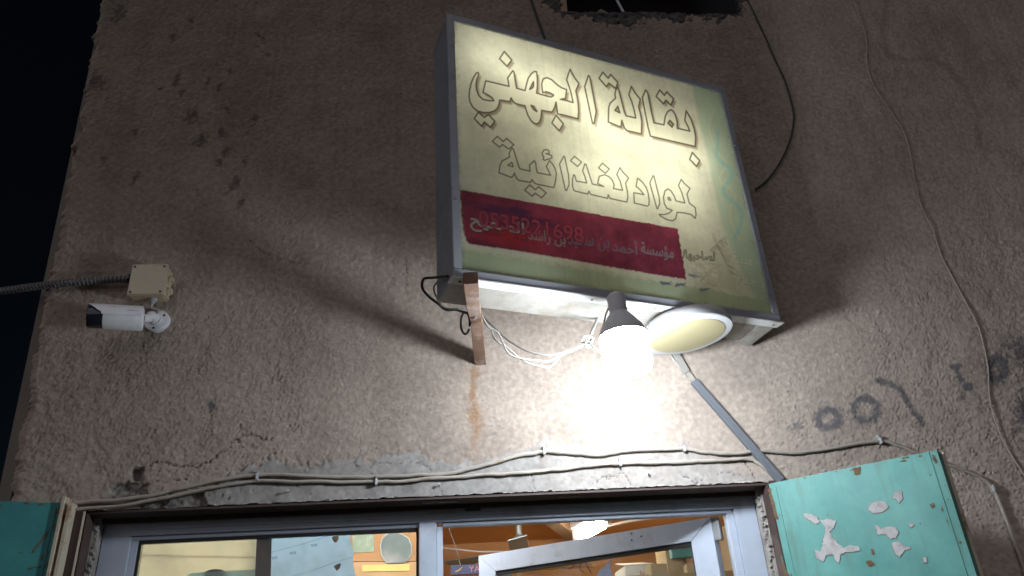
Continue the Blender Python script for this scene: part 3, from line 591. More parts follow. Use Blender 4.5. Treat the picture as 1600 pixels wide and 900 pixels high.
tag(MB().tube([(q[0], 0.05, WZ0), (q[0] - .02, 0.07, WZ0 + .12), (q[0] - .05, 0.09, WZ0 + .3)], 0.006, 8).build('white_rod', 'pale_plastic'), 'thin white rod leaning in the dark high wall opening', 'rod')

# ================================================================== SIGN BOX
SA = math.radians(18.2); SD = np.array([math.cos(SA), math.sin(SA), 0]); SN = np.array([-math.sin(SA), math.cos(SA), 0])
S0 = np.array([0.031, -0.525, 2.555]); SWD, SH, SDP = 1.088, 0.970, 0.16
sign = empty('shop_sign', S0, 'large backlit cream lightbox sign with outlined Arabic lettering and red banner', 'sign')
def SP(u_, v_, w_=0.0): return S0 + SD * u_ + up * v_ + SN * w_
def sbox(u0, u1, v0, v1, w0, w1): return MB().obox(SP(u0, v0, w0), SD*(u1-u0), up*(v1-v0), SN*(w1-w0))
def SPX(px, py, w_=0.0): return WP(px, py, SP(0, 0, w_), SN)
sbox(0.004, 0.008, 0.006, SH - 0.004, 0.012, SDP).build('side_sheet', 'sheet', sign)
sbox(SWD - 0.008, SWD - 0.004, 0.006, SH - 0.004, 0.012, SDP).build('side_sheet', 'sheet', sign)
sbox(0.0085, SWD - 0.0085, SH - 0.010, SH - 0.004, 0.012, SDP).build('top_sheet', 'sheet', sign)
sbox(0.0085, SWD - 0.0085, 0.0102, SH - 0.0105, SDP - 0.006, SDP).build('back_sheet', 'inside_white', sign)
und = sbox(0.0085, SWD - 0.0085, 0.006, 0.010, 0.030, SDP).build('underside_sheet', 'sheet_white', sign)
FW = 0.024
sbox(0.0, FW, 0.0305, SH, 0.0, 0.011).build('frame_left', 'alu_frame', sign, bevel=.0015)
sbox(SWD - FW, SWD, 0.0305, SH, 0.0, 0.011).build('frame_right', 'alu_frame', sign, bevel=.0015)
sbox(FW + .0003, SWD - FW - .0003, SH - FW, SH, 0.0, 0.011).build('frame_top', 'alu_frame', sign, bevel=.0015)
sbox(0.0, SWD, 0.004, 0.030, 0.0, 0.011).build('frame_bottom', 'alu_frame', sign, bevel=.0015)
sbox(-0.006, SWD + 0.008, 0.0, 0.0038, -0.004, 0.034).build('bottom_flange', mat('flange_white', (0.66, 0.66, 0.64), 0.5, noise=0.12, nscale=20, second=(0.42, 0.38, 0.32), s_scale=14, s_lo=.55, s_hi=.7), sign)
for u_ in (0.022, 0.42, 0.63, SWD - 0.02):
    MB().lathe([(0, .0045), (.002, .0038)], SP(u_, -0.0002, 0.016), (0, 0, -1), 10).build('screw', 'rust', sign)
for u_, v_ in ((0.012, 0.25), (0.012, 0.62), (SWD - .012, 0.3), (SWD - .012, 0.7)):
    MB().lathe([(0, .004), (.0015, .0034)], SP(u_, v_, -0.0002), -SN, 10).build('screw', 'steel', sign)
MB().prism([SP(SWD - .06, 0.005, 0.032), SP(SWD + .004, 0.005, 0.032), SP(SWD + .002, 0.005, SDP), SP(SWD - .002, -0.012, SDP + .006), SP(SWD - .05, -0.006, SDP)], (0, 0, 0.001)).build('bent_corner', 'sheet_white', sign)
# tubes inside the box
def stube(u0, v0, u1, v1):
    a, b2 = SP(u0, v0, 0.105), SP(u1, v1, 0.105); t = MB().tube([a, b2], 0.012, 10).build('fluorescent_tube', 'sign_tube', sign, smooth=True)
    for s_, e_ in ((a, b2), (b2, a)):
        d = (s_ - e_) / np.linalg.norm(s_ - e_); MB().tube([s_ - d * .004, s_ + d * .03], 0.0135, 10).build('tube_cap', 'steel', sign)
stube(0.07, 0.86, 0.52, 0.70); stube(0.47, 0.655, 0.98, 0.60); stube(0.36, 0.43, 0.86, 0.47)

# printed face: colours of the print, laid out on the sheet itself
ss = 0.0018
us = np.arange(FW - .002, SWD - FW + .002, ss); vs_ = np.arange(0.028, SH - FW + .002, ss)
U, V = np.meshgrid(us, vs_); fs_ = U.shape
FP = S0 + U[..., None] * SD + V[..., None] * up + 0.006 * SN
X, Y = to_px(FP)
ln = low_noise(fs_, ss, 0.25); fn = low_noise(fs_, ss, 0.02, 2.0); strk = low_noise(fs_, ss, 0.02)
fc = np.ones(fs_ + (3,)) * np.array([0.68, 0.665, 0.51]) * (1 + 0.035 * ln + 0.02 * fn)[..., None]
def fpaint(mask, rgb, sl=None):
    global fc
    mask = mask[..., None]
    if sl is None: fc = fc * (1 - mask) + mask * np.array(rgb)
    else: fc[sl] = fc[sl] * (1 - mask) + mask * np.array(rgb)
def aa(poly, soft=0.5, X_=None, Y_=None):
    X_ = X if X_ is None else X_; Y_ = Y if Y_ is None else Y_
    d = dist_line(X_, Y_, poly, True); return np.clip(0.5 + np.where(in_poly(X_, Y_, poly), d, -d) / (2 * soft), 0, 1)
strip = [(1082,100),(1084,150),(1104,240),(1125,340),(1140,385),(1158,420),(1178,466),(1260,500),(1200,100)]
fpaint(aa(strip, 3), (0.50, 0.57, 0.42)); d = dist_line(X, Y, strip[1:7]); fpaint(0.5 * np.clip(1.4 - d / 1.2, 0, 1), (0.70, 0.66, 0.48))
low = [(700,384),(726,387),(780,396),(860,409),(930,421),(1000,433),(1072,446),(1110,452),(1150,461),(1185,467),(1260,480),(1260,540),(700,480)]
fpaint(aa([(a, b2) for a, b2 in low], 1.5, X, Y + 1.2 * fn), (0.46, 0.52, 0.34))
pale = [(716,378),(735,383),(800,395),(880,408),(960,422),(1075,440),(1076,447),(960,430),(880,416),(800,403),(724,390)]
fpaint(0.6 * aa(pale, 1.2, X, Y + 1.5 * fn), (0.66, 0.64, 0.46))
beige = [(1064,372),(1098,366),(1136,385),(1152,425),(1154,460),(1072,446)]
fpaint(0.35 * aa(beige, 6, X + 3 * fn, Y), (0.52, 0.47, 0.33))
def strokes(lst, w, rgb, al, soft=0.8):
    for pts in lst:
        xa = [p_[0] for p_ in pts]; ya = [p_[1] for p_ in pts]; k = 3 + w + 2 * soft
        m_ = (X > min(xa) - k) & (X < max(xa) + k) & (Y > min(ya) - k) & (Y < max(ya) + k); r_, c_ = np.where(m_)
        if len(r_) == 0: continue
        sl = (slice(r_.min(), r_.max() + 1), slice(c_.min(), c_.max() + 1))
        d_ = dist_line(X[sl], Y[sl], pts); fpaint(al * np.clip(0.5 + (w - d_) / (2 * soft), 0, 1), rgb, sl)
zq = lambda L: [tuple(p_[:2]) for p_ in smooth_path([(1080 + x * 0.289, 130 + y * 0.289, 0) for x, y in L], 5)]
strokes([zq([(130,140),(105,185),(98,240),(110,300),(135,360),(175,410),(195,440)]), zq([(180,465),(155,500),(160,535),(200,560),(230,590),(240,620),(222,650),(208,690),(212,740),(235,800),(262,840)])], 1.0, (0.68, 0.66, 0.40), 0.75, 1.5)
strokes([zq([(140,260),(145,320),(135,380),(155,420),(200,450),(222,490),(205,530),(178,560),(180,600),(215,635),(255,670),(272,710),(265,770),(235,840)])], 2.2, (0.27, 0.55, 0.52), 0.7, 2.0)
# faded palm drawing
palm = []
for k in range(60):
    t = k / 59; bx_, by_ = (1112 + 30 * t, 365 + 62 * t) if k % 2 else (1130 - 22 * t, 372 + 20 * t)
    an = random.uniform(1.9, 4.2); L = random.uniform(5, 13); palm.append([(bx_, by_), (bx_ - L * math.cos(an) * .5, by_ + L * math.sin(an) * .5 + 2), (bx_ - L * math.cos(an), by_ + L * math.sin(an) * .6 + 5)])
strokes(palm, 0.7, (0.33, 0.29, 0.19), 0.45)
strokes([[(1088 + random.uniform(-14, 40), 400 + random.uniform(0, 45)) for _ in range(1)] * 1 + [(1092 + random.uniform(-14, 40), 404 + random.uniform(0, 45))] for _ in range(40)], 0.7, (0.36, 0.31, 0.20), 0.3)
for cx_, cy_, n_ in ((1040,441,12),(1063,444,12),(1084,430,7),(1102,452,6)):
    strokes([[(cx_ + random.uniform(-9, 9), cy_ + random.uniform(-3, 3) + 1.2), (cx_ + random.uniform(-9, 9), cy_ + random.uniform(-3, 3) + 1.2)] for _ in range(n_)], 0.7, (0.12, 0.12, 0.20), 0.7)
# big lettering, traced as closed outlines
Z1 = lambda L: [(720 + x * 0.14445, 70 + y * 0.14445) for x, y in L]
Z2 = lambda L: [(900 + x * 0.17771, 100 + y * 0.17771) for x, y in L]
Z3 = lambda L: [(760 + x * 0.12220, 210 + y * 0.12220) for x, y in L]
Z4 = lambda L: [(920 + x * 0.12219, 240 + y * 0.12219) for x, y in L]
line1 = [(Z1([(185,298),(165,310),(140,350),(110,420),(93,500),(90,560),(100,620),(130,675),(180,715),(240,733),(310,732),(365,715),(400,680),(415,640),(422,598),(480,607),(530,615),(545,575),(560,605),(590,635),(640,648),(695,660),(705,700),(725,760),(760,820),(795,850),(825,855),(850,838),(868,790),(872,740),(875,708),(930,720),(985,728),(1005,700),(1020,660),(1030,620),(1040,690),(1048,748),(1100,757),(1190,780),(1268,800),(1275,720),(1270,640),(1258,560),(1245,497),(1278,418),(1240,370),(1205,315),(1183,265),(1165,310),(1145,380),(1170,445),(1195,530),(1215,625),(1140,603),(1078,590),(1110,583),(1132,582),(1145,485),(1090,465),(1040,430),(980,375),(930,355),(890,370),(876,420),(880,480),(888,518),(920,508),(960,518),(1000,540),(1003,550),(975,565),(930,555),(820,522),(828,450),(828,360),(820,293),(800,287),(765,310),(730,360),(710,430),(695,495),(605,470),(595,430),(585,360),(575,295),(562,280),(540,310),(507,358),(522,450),(400,420),(270,390),(255,450),(240,515),(290,540),(335,570),(358,605),(300,605),(240,590),(195,550),(172,490),(165,430),(175,370),(195,320)]),
           [Z1([(785,400),(765,440),(745,482),(770,470),(785,455),(788,420)]), Z1([(760,655),(790,665),(825,722),(800,710),(780,690)])]),
         (Z1([(470,72),(552,165),(500,232),(420,150)]), []), (Z1([(190,730),(145,797),(225,880),(255,835),(320,893),(368,828),(300,755),(255,785)]), []), (Z1([(1030,762),(1110,855),(1065,930),(985,845)]), []), (Z1([(1380,332),(1340,455),(1425,850),(1440,855),(1465,720),(1395,345)]), []),
         (Z2([(235,72),(203,125),(268,200),(288,168),(350,215),(368,160),(303,92),(284,125)]), []), (Z2([(365,205),(352,225),(342,265),(348,300),(300,345),(288,380),(284,510),(395,555),(403,495),(425,560),(445,585),(575,615),(578,500),(565,430),(550,375),(565,310),(520,255),(487,197),(465,270),(490,330),(510,400),(525,475),(440,455),(425,420),(400,320),(375,225)]), [Z2([(368,372),(342,408),(385,430)])]),
         (Z2([(612,228),(583,295),(605,410),(635,560),(655,635),(1048,725),(1052,640),(1040,570),(1010,480),(968,412),(957,495),(985,550),(1000,590),(890,565),(890,510),(875,450),(855,415),(835,402),(805,420),(785,460),(773,535),(685,517),(665,430),(630,250)]), [Z2([(825,495),(808,520),(845,555),(858,530)])]),
         (Z2([(735,228),(705,285),(770,350),(790,318),(835,362),(858,305),(797,245),(778,275)]), []), (Z2([(1023,778),(1000,838),(1060,900),(1088,850)]), [])]
lagh = Z3([(1260,375),(1230,465),(1260,540),(1283,620),(1150,598),(1130,525),(1115,515),(1100,580),(1100,650),(1115,710),(1135,725),(1295,763),(1312,725)]) + Z4([(25,522),(80,535),(240,572),(248,527),(270,572),(310,582),(485,620),(500,560),(492,480),(470,378),(508,312),(430,230),(398,180),(358,265),(400,350),(432,470),(315,447),(325,400),(300,340),(260,295),(200,270),(135,290),(112,380),(190,422),(45,388),(20,310)]) + Z3([(1310,500),(1275,385)])
line2 = [(Z3([(140,25),(75,88),(170,162),(207,130),(285,187),(352,132),(258,52),(215,90)]), []), (Z3([(330,175),(310,200),(288,250),(297,288),(200,340),(175,390),(160,490),(320,550),(340,535),(358,495),(390,570),(420,590),(565,615),(583,578),(620,625),(650,637),(860,680),(885,600),(895,500),(880,440),(850,385),(808,335),(765,410),(790,460),(822,522),(740,508),(650,488),(638,440),(630,365),(612,335),(550,395),(558,470),(430,440),(410,400),(380,300),(345,190)]), [Z3([(325,357),(275,395),(340,415)])]),
         (Z3([(765,193),(735,200),(715,230),(715,260),(735,290),(725,315),(740,332),(790,318),(830,305),(840,285),(830,268),(800,258),(762,244),(800,248),(805,230),(798,208)]), []), (Z3([(553,645),(490,712),(585,790),(622,752),(705,810),(765,748),(668,668),(627,707)]), []), (Z3([(990,278),(935,378),(1010,712),(1025,718),(1058,640),(1050,520),(1000,290)]), []), (Z3([(1127,280),(1075,335),(1165,410),(1217,355)]), []), (lagh, []),
         (Z4([(175,122),(125,182),(212,252),(262,197)]), []), (Z4([(622,318),(605,420),(650,455),(705,525),(575,500),(582,632),(750,672),(770,655),(772,590),(760,510),(735,435),(690,370),(640,325)]), []), (Z4([(823,280),(780,375),(870,700),(880,705),(908,640),(900,560),(835,295)]), []),
         (Z4([(1180,330),(1148,408),(1190,500),(1228,632),(1115,605),(1090,540),(1050,475),(1010,452),(975,475),(955,560),(965,640),(1000,700),(1068,725),(1020,765),(960,780),(900,777),(920,800),(1000,845),(1070,860),(1110,835),(1130,750),(1230,760),(1310,780),(1360,828),(1372,780),(1360,690),(1285,632),(1255,520),(1293,445),(1220,380)]), [Z4([(1010,565),(1030,560),(1050,597),(1020,590)])])]
def letters(lines, shadow, fill, hw, ink):
    tot = np.zeros(fs_, bool); parts = []
    for poly, holes in lines:
        xa = [p_[0] for p_ in poly]; ya = [p_[1] for p_ in poly]
        m_ = (X > min(xa) - 9) & (X < max(xa) + 9) & (Y > min(ya) - 9) & (Y < max(ya) + 9); r_, c_ = np.where(m_); sl = (slice(r_.min(), r_.max() + 1), slice(c_.min(), c_.max() + 1)); Xs, Ys = X[sl], Y[sl]
        parts.append((sl, Xs, Ys, poly, holes))
    if shadow:
        for sl, Xs, Ys, poly, holes in parts: fpaint(0.85 * aa(poly, 1.6, Xs - 3.8, Ys - 5.0), (0.27, 0.19, 0.13), sl)
    for sl, Xs, Ys, poly, holes in parts:
        mk = aa(poly, 0.5, Xs, Ys)
        for h_ in holes: mk = mk * (1 - aa(h_, 0.5, Xs, Ys))
        if fill is not None: fpaint(mk * 0.9, fill, sl)
        d_ = dist_line(Xs, Ys, poly, True)
        for h_ in holes:
            fpaint(aa(h_, 0.5, Xs, Ys) * (0.6 if shadow else 0), (0.36, 0.28, 0.20), sl); d_ = np.minimum(d_, dist_line(Xs, Ys, h_, True))
        fpaint(0.92 * np.clip(0.5 + (hw - d_) / 1.0, 0, 1), ink, sl); tot[sl] |= (mk > 0.5) | (d_ < hw + 0.4)
    return tot
L1 = letters(line1, True, (0.74, 0.72, 0.55), 1.25, (0.075, 0.06, 0.035))
L2 = letters(line2, False, None, 1.05, (0.10, 0.09, 0.06))
# red banner with smudged writing
ban = [(718.5,296.5),(760,304),(860,322),(960,340),(1058.5,357.5),(1064,390),(1072,437),(980,422),(880,404),(800,391),(740,382.5),(731,380),(726,366),(722,340),(720,318)]
bm_ = aa(ban, 0.5, X + 0.6 * fn, Y + 0.4 * fn)
bcol = np.ones(fs_ + (3,)) * np.array([0.22, 0.042, 0.070]) * (1 + 0.14 * ln)[..., None]
hs = low_noise(fs_, ss, 0.10); wav = 0.5 * np.roll(hs, 37, 1) + 0.35 * fn
def bmix(k, rgb):
    global bcol
    bcol = bcol * (1 - k[..., None]) + k[..., None] * np.array(rgb)
bmix(0.85 * np.clip(np.exp(-(((X - 800) / 62) ** 2 + ((Y - 372 - 0.16 * (X - 800)) / 14) ** 2)) * (1 + 0.4 * wav), 0, 1), (0.46, 0.040, 0.035))  # orange-red backlit glow painted into the banner colour
bmix(0.5 * np.clip(np.exp(-(((X - 860) / 60) ** 2 + ((Y - 336) / 12) ** 2)), 0, 1), (0.34, 0.05, 0.09))
for cx_, cy_, rx_, ry_ in ((775,328,42,6),(835,345,30,5),(812,330,20,4)):
    bmix(0.8 * np.clip(1.5 - np.hypot((X - cx_) / rx_, (Y - cy_ - 0.17 * (X - cx_)) / ry_) + 0.4 * wav, 0, 1), (0.085, 0.035, 0.085))
for cx_, cy_, rx_, ry_ in ((756,382,26,5),(770,365,22,4)):
    bmix(0.5 * np.clip(1.4 - np.hypot((X - cx_) / rx_, (Y - cy_ - 0.17 * (X - cx_)) / ry_) + 0.4 * wav, 0, 1), (0.13, 0.03, 0.05))
fc = fc * (1 - bm_[..., None]) + bcol * bm_[..., None]
def raster_text(body, p0, p1, hpx, rgb, al, grow=0.0, edge=None):   # written from p0 to p1 on the print, letters hpx tall
    Vt, Tt = text_tris(body); lo_, hi_ = Vt.min(0), Vt.max(0); Vt = (Vt - lo_) / (hi_ - lo_)
    ax_ = np.array(p1, float) - np.array(p0, float); upx = np.array([-0.05, -1.0])
    Q = np.array(p0) + Vt[:, :1] * ax_ + Vt[:, 1:] * upx * hpx
    k = 3 + grow; m_ = (X > Q[:,0].min() - k) & (X < Q[:,0].max() + k) & (Y > Q[:,1].min() - k) & (Y < Q[:,1].max() + k); r_, c_ = np.where(m_); sl = (slice(r_.min(), r_.max() + 1), slice(c_.min(), c_.max() + 1))
    Xs, Ys = X[sl], Y[sl]; ox_, oy_ = Q[:, 0].min() - 6, Q[:, 1].min() - 6; S_ = 5
    nw, nh = int((Q[:, 0].max() + 6 - ox_) * S_), int((Q[:, 1].max() + 6 - oy_) * S_); R_ = np.zeros((nh, nw), bool); K = (Q - [ox_, oy_]) * S_
    for tri in Tt:
        t3 = K[tri]; x0, y0 = np.floor(t3.min(0)).astype(int); x1, y1 = np.ceil(t3.max(0)).astype(int) + 1
        yy, xx = np.mgrid[y0:y1, x0:x1]; xx = xx + .5; yy = yy + .5; a, b2, c2 = t3
        s1 = (b2[0]-a[0])*(yy-a[1])-(b2[1]-a[1])*(xx-a[0]); s2 = (c2[0]-b2[0])*(yy-b2[1])-(c2[1]-b2[1])*(xx-b2[0]); s3 = (a[0]-c2[0])*(yy-c2[1])-(a[1]-c2[1])*(xx-c2[0])
        R_[y0:y1, x0:x1] |= ((s1 >= 0) & (s2 >= 0) & (s3 >= 0)) | ((s1 <= 0) & (s2 <= 0) & (s3 <= 0))
    G_ = R_.copy()
    if grow > 0:
        for a in np.linspace(0, 2 * math.pi, 16, endpoint=False): G_ |= np.roll(np.roll(R_, int(round(grow * S_ * math.sin(a))), 0), int(round(grow * S_ * math.cos(a))), 1)
    F_ = G_.astype(float); F_ = sum(np.roll(np.roll(F_, i, 0), j, 1) for i in (-1, 0, 1) for j in (-1, 0, 1)) / 9.0
    ix = np.clip(((Xs - ox_) * S_).astype(int), 0, nw - 1); iy = np.clip(((Ys - oy_) * S_).astype(int), 0, nh - 1); acc = F_[iy, ix]
    fpaint(al * acc, rgb, sl); return acc
raster_text('\uFEA2\uFEF4\uFED4\uFEBC\uFEDF\uFE8D', (736, 361), (820, 376), 26, (0.05, 0.035, 0.05), 0.6, 1.5)
raster_text('\uFEA2\uFEF4\uFED4\uFEBC\uFEDF\uFE8D', (735.5, 360), (819.5, 375), 26, (0.42, 0.41, 0.35), 0.8, 0.6)
raster_text('\uFEAA\uFEB7\uFE8D\uFEAD \uFEE6\uFE91', (826, 379), (884, 387), 22, (0.27, 0.29, 0.30), 0.65, 0.5)
raster_text('\uFEAA\uFEF4\uFECC\uFEB3 \uFEE6\uFE91', (888, 388), (952, 394), 22, (0.15, 0.17, 0.22), 0.7, 0.5)
raster_text('\uFEAA\uFEE4\uFEA3\uFE83', (957, 392), (996, 399), 22, (0.15, 0.17, 0.22), 0.7, 0.5)
raster_text('\uFE94\uFEB4\uFEB3\uFE86\uFEE3', (1002, 401), (1053, 409), 23, (0.22, 0.24, 0.28), 0.75, 0.5)
raster_text('0535221698', (749, 352), (912, 379), 23, (0.06, 0.02, 0.04), 0.7, 1.6)
raster_text('0535221698', (749, 352), (912, 379), 23, (0.41, 0.075, 0.105), 0.82, 0.6)
raster_text('/\uFE8E\uFEEC\uFE92\uFEA3\uFE8E\uFEBC\uFEDF', (1067, 407), (1117, 411.5), 17, (0.05, 0.05, 0.04), 0.85, 0.8)
raster_text('/\uFE8E\uFEEC\uFE92\uFEA3\uFE8E\uFEBC\uFEDF', (1067, 407), (1117, 411.5), 17, (0.50, 0.46, 0.32), 0.7)
raster_text('\uFE94\uFEE8\uFEF3\uFEAA\uFEE3', (1147, 416), (1176, 420), 22, (0.40, 0.44, 0.36), 0.5, 0.8)
raster_text('\uFE94\uFEE8\uFEF3\uFEAA\uFEE3', (1146.5, 415), (1175.5, 419), 22, (0.72, 0.72, 0.62), 0.9)
raster_text('\uFE93\uFEAA\uFE9F', (1155, 447), (1183, 450), 18, (0.40, 0.44, 0.36), 0.5, 0.8)
raster_text('\uFE93\uFEAA\uFE9F', (1154.5, 446), (1182.5, 449), 18, (0.72, 0.72, 0.62), 0.9)
# dirt and flaked edges
edg = np.minimum(np.minimum(U - us[0], us[-1] - U), np.minimum(V - vs_[0], vs_[-1] - V))
fpaint(0.35 * np.clip(1.1 - edg / 0.010 + 0.5 * fn, 0, 1), (0.25, 0.22, 0.15)); fc *= (1 - 0.05 * np.clip(np.roll(strk, 50, 0).mean(0)[None, :] * 6, 0, 1.5) * np.ones(fs_))[..., None]
fc = np.clip(fc, 0.01, 0.85)
cen = lambda A: A[:-1, :-1]
Bm = cen(bm_ > 0.5); L1q = cen(L1) & ~Bm; L2q = cen(L2) & ~Bm
face = grid_mesh('face_panel', FP, ~(Bm | L1q | L2q), 'sign_print', sign, fc, False)
def sub(name, keepm, lab, off=0.0):
    o = grid_mesh(name, FP - off * SN, keepm, 'sign_print', None, fc, False)
    for v_ in (o,): v_.data.transform(Matrix.Translation(-world_loc(sign)))
    o.parent = face; o['label'] = lab; return o
sub('name_lettering', L1q, 'large outlined upper line of Arabic lettering with brown shadow')
sub('goods_lettering', L2q, 'smaller outlined second line of Arabic lettering')
sub('banner_sticker', Bm, 'red banner sticker with smudged writing and telephone number', 0.0008)

# ================================================================== THINGS ON AND ROUND THE SIGN
# steel bar carrying the sign
b0 = W(750.5, 570, 0.0); b1 = WZ(735.5, 443, b0[2]); bd_ = b1 - b0; bl = np.linalg.norm(bd_); bd_ /= bl; bs = np.array([-bd_[1], bd_[0], 0])
bar = empty('bracket_bar', b0, 'rusty brown steel bar jutting from the wall under the sign\'s left end', 'bracket')
mb = MB(); rings = []
for t, w_, dx, dz in ((-0.03, .0185, 0, 0), (0.10, .0185, 0, 0), (0.20, .0175, .001, 0), (0.315, .0165, .003, .001), (0.325, .0155, .003, .003), (0.335, .0165, .002, .001), (0.42, .0185, -.001, 0), (bl, .0195, 0, 0)):
    c0 = b0 + bd_ * t + bs * dx + up * dz
    rings.append([c0 - bs * w_, c0 + bs * w_, c0 + bs * w_ + up * 0.034, c0 - bs * w_ + up * 0.034])
vs = [v for r in rings for v in r]; fs = [(i*4+k, i*4+(k+1) % 4, i*4+4+(k+1) % 4, i*4+4+k) for i in range(len(rings)-1) for k in range(4)] + [(3, 2, 1, 0), tuple(range(len(vs)-4, len(vs)))]
mb.add(vs, fs); mb.build('bar', 'rust', bar, bevel=.0015)
MB().lathe([(0, .006), (.005, .005)], b0 + bd_ * 0.36 + up * -0.0005, (0, 0, -1), 8).build('bolt', 'steel', bar)
# bulb
bc = W(985, 586, -0.456)
bulb = empty('light_bulb', bc, 'lit white LED bulb hanging under the front edge of the sign', 'bulb')
tl = np.array([-0.045, 0.02, 1.0]); tl /= np.linalg.norm(tl)
MB().lathe([(0.0, 0.004), (0.0015, 0.030), (0.006, 0.048), (0.016, 0.060), (0.034, 0.0645), (0.106, 0.0645), (0.112, 0.063)], bc, tl, 40).build('diffuser', 'bulb', bulb, smooth=True)
MB().lathe([(0.1125, 0.064), (0.118, 0.064), (0.135, 0.058), (0.158, 0.042), (0.175, 0.030), (0.182, 0.024)], bc, tl, 40).build('heat_sink', 'heat_white', bulb, smooth=True)
MB().lathe([(0.1825, 0.0225), (0.19, 0.025), (0.232, 0.025), (0.240, 0.018), (0.246, 0.008)], bc, tl, 24).build('socket', 'heat_white', bulb, smooth=True)
pt = bc + tl * 0.244; MB().tube(smooth_path([pt, pt + np.array([.002, .01, .006]), pt + np.array([.004, .035, .012])], 5), 0.004, 8).build('hanger', 'cable_dark', bulb)
# round lamp under the sign
lc = np.array([0.738, -0.231, 2.500]); ln_ = np.array([0.095, -0.028, -0.995]); ln_ /= np.linalg.norm(ln_)
lamp = empty('round_lamp', lc, 'unlit round white ceiling lamp with cream diffuser fixed under the sign', 'lamp')
MB().lathe([(-0.046, 0.118), (-0.040, 0.126), (-0.012, 0.139), (-0.003, 0.139), (0.0, 0.136), (0.0012, 0.116)], lc, ln_, 64).build('housing', 'pale_plastic', lamp, smooth=True)
MB().lathe([(0.0014, 0.1135), (0.0024, 0.1135), (0.0032, 0.108), (0.0036, 0.05), (0.0037, 0.001)], lc, ln_, 64).build('diffuser', 'lamp_face', lamp, smooth=True)
for an in (2.55, 2.66, 2.75, 2.80, 2.85):
    ax = np.array([math.cos(an), -math.sin(an) * 0, math.sin(an)])
    e1 = np.cross(ln_, [0, 1, 0]); e1 /= np.linalg.norm(e1); e2 = np.cross(ln_, e1)
for px, py, w_, h_ in ((1008, 517, 3, 5), (1012, 511, 3, 5), (1017, 508, 1, 4), (1019, 507.4, 1, 4), (1021, 506.8, 1, 4)):
    p = WP(px, py, lc + ln_ * 0.0018, ln_); a = WP(px + w_, py - 1, lc + ln_ * 0.0018, ln_) - p; b_ = WP(px + 0.5, py + h_, lc + ln_ * 0.0018, ln_) - p
    MB().obox(p, a, b_, ln_ * 0.0004).build('rim_print', 'cable_dark', lamp)
# wires
def cord(name, pts, r, m, label, seg=7, per=6, cat='cable', parent=None):
    o = MB().tube(smooth_path(pts, per), r, seg).build(name, m, parent, smooth=True)
    if parent is None: tag(o, label, cat)
    return o
k7 = lambda L, y0, y1: [W(650 + x * 0.2, 420 + y * 0.2, y0 + (y1 - y0) * (x - 505) / 830.0) for x, y in L]
cord('hanging_wire', k7([(505,350),(600,445),(700,540),(800,605),(900,650),(1000,670),(1100,668),(1200,635),(1290,595),(1340,575)], -.345, -.33), 0.0035, 'cable_dark', 'dark grey wire sagging from the rusty bar to the knot')
cord('hanging_wire', k7([(520,370),(545,430),(590,475),(605,530),(650,580),(690,595),(740,640),(800,690),(860,730),(940,755),(1030,770),(1080,740),(1130,680),(1220,640),(1300,600),(1345,580)], -.340, -.325), 0.0024, 'cable_white', 'white wire sagging lowest between the rusty bar and the knot')
cord('hanging_wire', k7([(515,360),(540,415),(575,465),(600,470),(640,500),(665,545),(690,600),(720,660),(780,690),(850,705),(950,715),(1030,725),(1100,690),(1200,640),(1300,595),(1345,572)], -.352, -.332), 0.0024, 'cable_white', 'white wire of the twisted pair ending in the upper loop')
kn = W(918, 534, -.33)
knp = [kn + np.array([0.013 * math.cos(a) * (1 + .25 * math.sin(3 * a)), 0.010 * math.sin(2.3 * a), 0.015 * math.sin(a)]) for a in np.linspace(0, 15, 70)]
knot = MB().tube(knp, 0.0032, 7).build('wire_knot', 'cable_white', smooth=True); tag(knot, 'knot of white wire tied beside the lit bulb', 'knot')
q = WZ(934, 497, 2.562)
MB().tube([q, kn + np.array([.002, 0, .008])], 0.004, 7).build('tie_strap', 'cable_white', knot.parent) if False else tag(MB().tube([q, (q + kn) / 2 + np.array([.001, 0, .002]), kn], [0.0048, 0.0042, 0.004], 8).build('tie_strap', 'cable_white', smooth=True), 'grey strap hanging from the sign underside to the wire knot', 'strap')
cord('bulb_wire', [kn, W(928, 543, -.36), W(938, 551, -.39), W(946, 556, -.41), bc + tl * 0.13 + np.array([-.058, 0, -.02]), bc + tl * 0.19 + np.array([-.03, 0.01, 0]), bc + tl * 0.2 + np.array([-.02, 0, 0])], 0.0024, 'cable_white', 'white wire running from the knot to the bulb socket')
cord('wire_end', [kn + np.array([.004, 0, -.004]), W(936, 549, -.37), W(943, 556, -.38), W(944, 565, -.38), W(943.5, 573, -.38)], 0.002, 'cable_white', 'short white wire end dangling beside the bulb')
lp = [W(727 + 7 * math.cos(a), 505 + 17 * math.sin(a), -0.22 - 0.05 * math.cos(a)) for a in np.linspace(0.6, 6.6, 26)]
cord('wire_loop', lp, 0.0035, 'rubber', 'black wire loop hanging behind the rusty bar', per=2)
cord('sign_feed_cable', [SP(0.0, 0.03, 0.05), W(676, 434, -.40), W(662, 436, -.38), W(660, 450, -.36), W(670, 463, -.34), W(684, 474, -.33), W(697, 484, -.30), W(712, 484, -.26), W(728, 489, -.22)], 0.004, 'rubber', 'black cable looping at the lower left corner of the sign')
cord('sign_feed_wire', [SP(0.0, 0.05, 0.08), W(678, 448, -.39), W(683, 466, -.36), W(690, 478, -.33), W(704, 483, -.29), W(718, 481, -.27)], 0.0028, mat('green_grey_wire', (0.30, 0.36, 0.33), 0.6), 'pale green wire beside the black cable at the sign corner')
